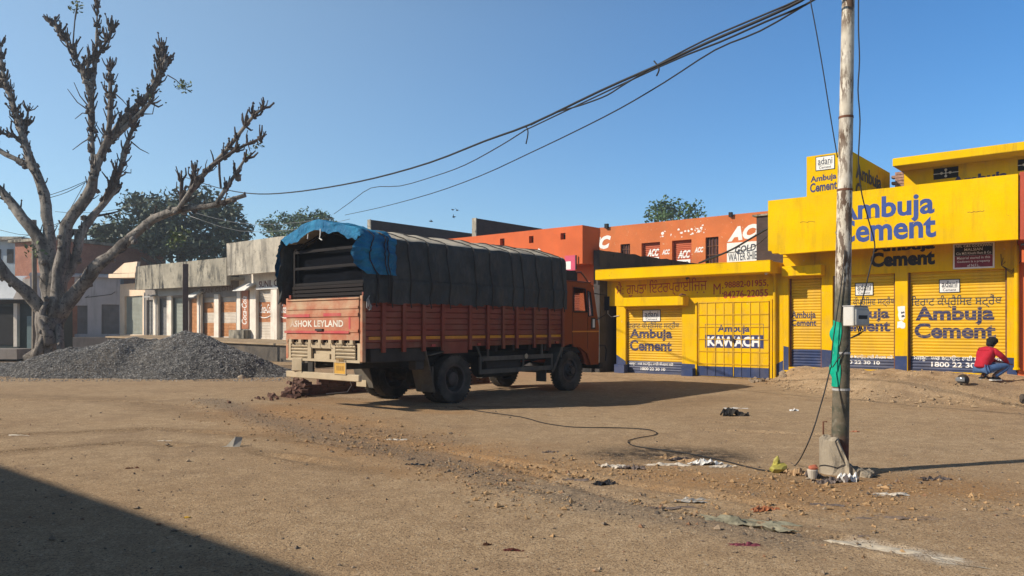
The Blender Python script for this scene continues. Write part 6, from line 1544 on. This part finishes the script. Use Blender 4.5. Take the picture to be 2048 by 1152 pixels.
crumple('dark twisted film below the grey plastic sheet', 'plastic_strip', 'plastic strip', 1352, 1016, .75, .05, .03, DRT, 6.2, -.05, nu=24, nv=5)
crumple('large pale dusty sheet pressed into the earth at lower right', 'dusty_sheet', 'sheet', 1815, 1108, 1.1, .26, .025, paint('lime dusted sheet', (.5, .46, .39), .9, .18, 4, dust=.5, bump=.3), 8.4, -.5, nu=40, nv=18)
crumple('dark thin film lying behind the large pale sheet', 'plastic_strip', 'plastic strip', 1800, 1037, .8, .14, .025, paint('grey brown film', (.22, .17, .14), .8, .3, 6), 9.4, -.1, nu=26, nv=8)
litter = [(1225, 936, .3, .1, .06, PAP, 1.2, 'torn white paper at the left end of the black stain'), (1262, 938, .26, .1, .06, DRT, 2.2, 'dark rag beside the torn white paper'), (1335, 931, .5, .07, .05, PAP, 3.2, 'long flattened paper strip below the black stain'), (1385, 924, .34, .1, .05, CRD, 4.2, 'brown card scrap in the middle of the stain litter'), (1415, 929, .42, .12, .08, PLW, 5.3, 'white plastic bag at the right end of the stain litter'), (1445, 934, .3, .08, .04, PAP, 6.1, 'folded paper under the white plastic bag'), (1360, 921, .34, .08, .06, DRT, 7.7, 'charred rag on the black stain'), (1340, 917, .3, .1, .04, CRD, 8.8, 'small card scrap at the top of the stain'),
          (1473, 817, .5, .1, .03, PLW, 9.1, 'flat white paper behind the black sandal'), (1588, 822, .16, .08, .06, PLW, 1.9, 'small white scrap right of the black sandal'), (1710, 864, .14, .06, .03, paint('orange wrapper', (.38, .16, .09), .7), 2.9, 'orange wrapper on the earth right of the pole'), (1694, 963, .2, .13, .12, PLW, 3.9, 'crumpled white bag against the pole footing'), (1655, 966, .3, .12, .07, DRT, 4.9, 'dark rags in front of the pole footing'), (1628, 955, .18, .1, .1, DRT, 5.9, 'dark rag left of the pole footing'), (1590, 950, .2, .12, .09, CRD, 6.9, 'brown crumpled wrapper left of the footing'), (1780, 990, .4, .1, .03, PAP, 7.9, 'pale film right of the pole rubbish'), (1868, 960, .3, .1, .06, DRT, 8.9, 'dark rag lying below the pole shadow'),
          (1210, 970, .26, .1, .07, BLP, 9.9, 'black film scrap on the gravel streak'), (1150, 962, .3, .08, .04, DRT, 1.4, 'brown rag left of the black film scrap'), (830, 930, .2, .05, .03, BLP, 2.4, 'black scrap at the top of the gravel streak'), (1488, 1090, .22, .06, .03, paint('maroon wrapper', (.16, .035, .06), .7), 3.4, 'maroon wrapper in the lower right foreground'), (1025, 1103, .14, .035, .025, paint('dark red leaf', (.10, .025, .02), .8), 4.4, 'dark red dead leaf in the foreground, larger one'), (975, 1091, .07, .03, .03, paint('brown leaf', (.09, .04, .025), .8), 5.4, 'small brown dead leaf left of the dark red leaf'), (375, 1036, .05, .025, .02, paint('yellow leaf', (.65, .42, .05), .7), 6.4, 'small yellow leaf at the shadow edge'), (265, 937, .14, .03, .03, paint('brown twig leaf', (.13, .05, .03), .9), 7.4, 'brown leaf with a stalk at left'), (25, 870, .55, .06, .02, PAP, 8.4, 'flat pale paper at the far left edge'), (330, 882, .2, .05, .02, PAP, 9.4, 'flat white paper left of the folded sheet'), (790, 880, .3, .06, .03, PAP, 1.7, 'flat pale scrap on the rusty earth'), (1100, 905, .2, .06, .03, DRT, 2.7, 'small dark scrap right of the rusty earth'), (1530, 1022, .24, .1, .05, paint('orange brown wrapper', (.38, .15, .07), .7), 3.7, 'orange brown wrapper above the sacking strip'), (1650, 1010, .3, .06, .03, DRT, 4.7, 'dark strip left of the thin film'), (1720, 1075, .2, .06, .03, DRT, 5.7, 'dark scrap touching the left end of the pale sheet')]
KIND = {PAP.name: 'paper_scrap', PLW.name: 'plastic_bag', DRT.name: 'rag', CRD.name: 'card_scrap', BLP.name: 'plastic_scrap'}
for i, (px, py, w, l, h, mt, sd0, lb_) in enumerate(litter):
    nm_ = KIND.get(mt.name, 'dead_leaf' if 'leaf' in mt.name else 'wrapper')
    crumple(lb_, nm_, nm_.replace('_', ' '), px, py, w, l, h, mt, sd0, (i*.7) % .6-.3, nu=14, nv=8)
# upright folded paper, yellow bag, cup, sandal
x, y, z = gz(470, 893); m = MB(); m.add([(-.16, -.03, .0), (-.02, -.05, .0), (.02, -.02, .17), (-.03, .03, .13), (.1, -.03, .0), (.13, .02, .15), (-.26, -.02, .005), (-.1, .06, .0)], [(0, 1, 2, 3), (1, 4, 5, 2), (6, 0, 3, 7)])
m.v = [(p[0]*.75, p[1]*.9, p[2]*.8) for p in m.v]; o = m.build('folded_paper', paint('grey paper', (.4, .38, .34), .8, .2, 9), None, recalc=False, base=(0, 0, 0)); o.location = (x, y, z); tag(o, 'folded grey paper sheet standing up on the earth at left', 'paper')
x, y, z = gz(1557, 945); m = MB(); m.blob((0, 0, .05), (.1, .08, .06), 2, .5, 5, 2); m.blob((-.02, 0, .12), (.035, .03, .06), 2, .4, 5, 5); o = m.build('yellow_bag', paint('yellow polythene', (.40, .37, .08), .5, .25, 9, dust=.3), None, base=(0, 0, 0)); o.location = (x, y, z); tag(o, 'crumpled yellow polythene bag left of the pole footing', 'bag')
x, y, z = gz(1625, 958); cp_ = thing('cup', 'squashed white cup with an orange top beside the pole footing', 'cup', (x, y, z), 'W', local=True); m = MB(); m.lathe([(0, 0), (.04, 0), (.055, .09), (.05, .1), (.0, .1)], (0, 0, 0), 14); m.build('cup_body', paint('dirty cup', (.5, .46, .4), .8, .15, 9, dust=.5), cp_); m = MB(); m.blob((.01, 0, .12), (.05, .045, .03), 2, .3); m.build('cup_top', paint('orange cup top', (.45, .14, .08), .6), cp_)
RUB = paint('black rubber', (.018, .018, .02), .7, .2, 6, dust=.2, bump=.2)
crumple('black crumpled rubber scrap lying on the open yard', 'rubber_scrap', 'rubber scrap', 1468, 832, .44, .2, .15, RUB, 4.4, .1, nu=20, nv=12)
# broken stones at the right edge and small rocks under the wall foot
x, y, z = gz(2046, 808); o = MB().blob((0, 0, .1), (.07, .07, .11), 2, .5, 4, 3).build('stone', paint('dark stone', (.08, .065, .055), .9, .2, 6), None, base=(0, 0, 0)); o.location = (x, y, z); tag(o, 'dark broken stone at the right edge of the yard', 'stone')
m = MB(); rr = random.Random(2)
for i in range(40):
    px = rr.uniform(1500, 1570); py = 748+(1570-px)*.2+rr.uniform(-2, 6); x, y, z = gz(px, py); m.blob((x, y, z+.02), rr.uniform(.03, .09), 1, .5, 3, i)
tag(m.build('rubble', paint('earth rubble', (.30, .23, .16), .95, .25, 5), None, base=(0, 0, 0)), 'earth clods piled at the corner of the low yellow shop', 'rubble', kind='stuff')
# birds
for i, (px, py) in enumerate(((862, 443), (905, 420), (914, 421), (908, 434))):
    x, y, z = pw(px, py, 30+i); m = MB(); s = .085
    m.tube([(-s, 0, 0), (0, 0, .01), (s*.9, 0, .02)], [.008, .03, .01], 6); m.add([(0, 0, .02), (.05, 0, .02), (-.02, -.13, .07), (0, .13, .06)], [(0, 1, 2), (0, 3, 1)])
    o = m.build('bird', M['cable'], None, base=(0, 0, 0)); o.location = (x, y, z); o.rotation_euler = (.3*i, .2, 1.1*i)
    tag(o, ['lone small dark bird flying lowest on the left over the truck roof', 'left bird of the upper pair flying over the truck', 'right bird of the upper pair flying over the truck', 'small dark bird flying just under the upper pair'][i], 'bird', 'birds in the sky')
# --- shop row on the near side of the yard, behind the viewer (its roof edge shades the yard)
HO = 5.4; DO = 3.0-HO/math.tan(R(SUN_EL))*.839
op = thing('shop', 'plain long shop row on the opposite side of the yard', 'shop', (-20, DO, 0))
MB().box(-45, 25, DO-7, DO-.3, -.2, HO-.3).build('building_body', M['cream'], op)
MB().box(-45.2, 25.2, DO-7.2, DO, HO-.3, HO).build('roof_slab', M['concrete'], op)
for i in range(12):
    a = -42+i*5.4; MB().box(a, a+3.2, DO-.299, DO-.26, .1, 2.9).build('shutter', M['shutter_steel'], op)

for i, (pts_, r_, lb_) in enumerate((([(1537, 456), (1500, 478), (1462, 500), (1425, 516), (1398, 526)], .03, 'thick black cable drooping from the yellow fascia across the orange building'), ([(1537, 470), (1510, 492), (1470, 504), (1440, 508), (1405, 522)], .012, 'thin slack wire hanging beside the thick drooping cable'))):
    cable('service_wire', lb_, [(lambda a_z, n_: S2W(a_z[0], n_, a_z[1]))(fa(px, py, NF-.9+k_*.45), NF-.9+k_*.45) for k_, (px, py) in enumerate(pts_)], r_, cat='wire')
# ------------------------------------------------------------------ thin morning haze
hzb = MB().box(-260, 260, -30, 330, -1.6, 24)
hm_ = bpy.data.materials.new('haze'); hm_.use_nodes = True; ht = hm_.node_tree
for n_ in list(ht.nodes):
    if n_.type != 'OUTPUT_MATERIAL': ht.nodes.remove(n_)
ho_ = [n_ for n_ in ht.nodes if n_.type == 'OUTPUT_MATERIAL'][0]
pv = ht.nodes.new('ShaderNodeVolumePrincipled'); pv.inputs['Color'].default_value = (.82, .9, 1, 1); pv.inputs['Density'].default_value = .0014; pv.inputs['Anisotropy'].default_value = .3
ht.links.new(pv.outputs[0], ho_.inputs['Volume'])
hz_o = hzb.build('haze', hm_, None, base=(0, 0, 0)); hz_o['kind'] = 'stuff'; hz_o['label'] = 'thin pale morning haze over the yard and the far houses'
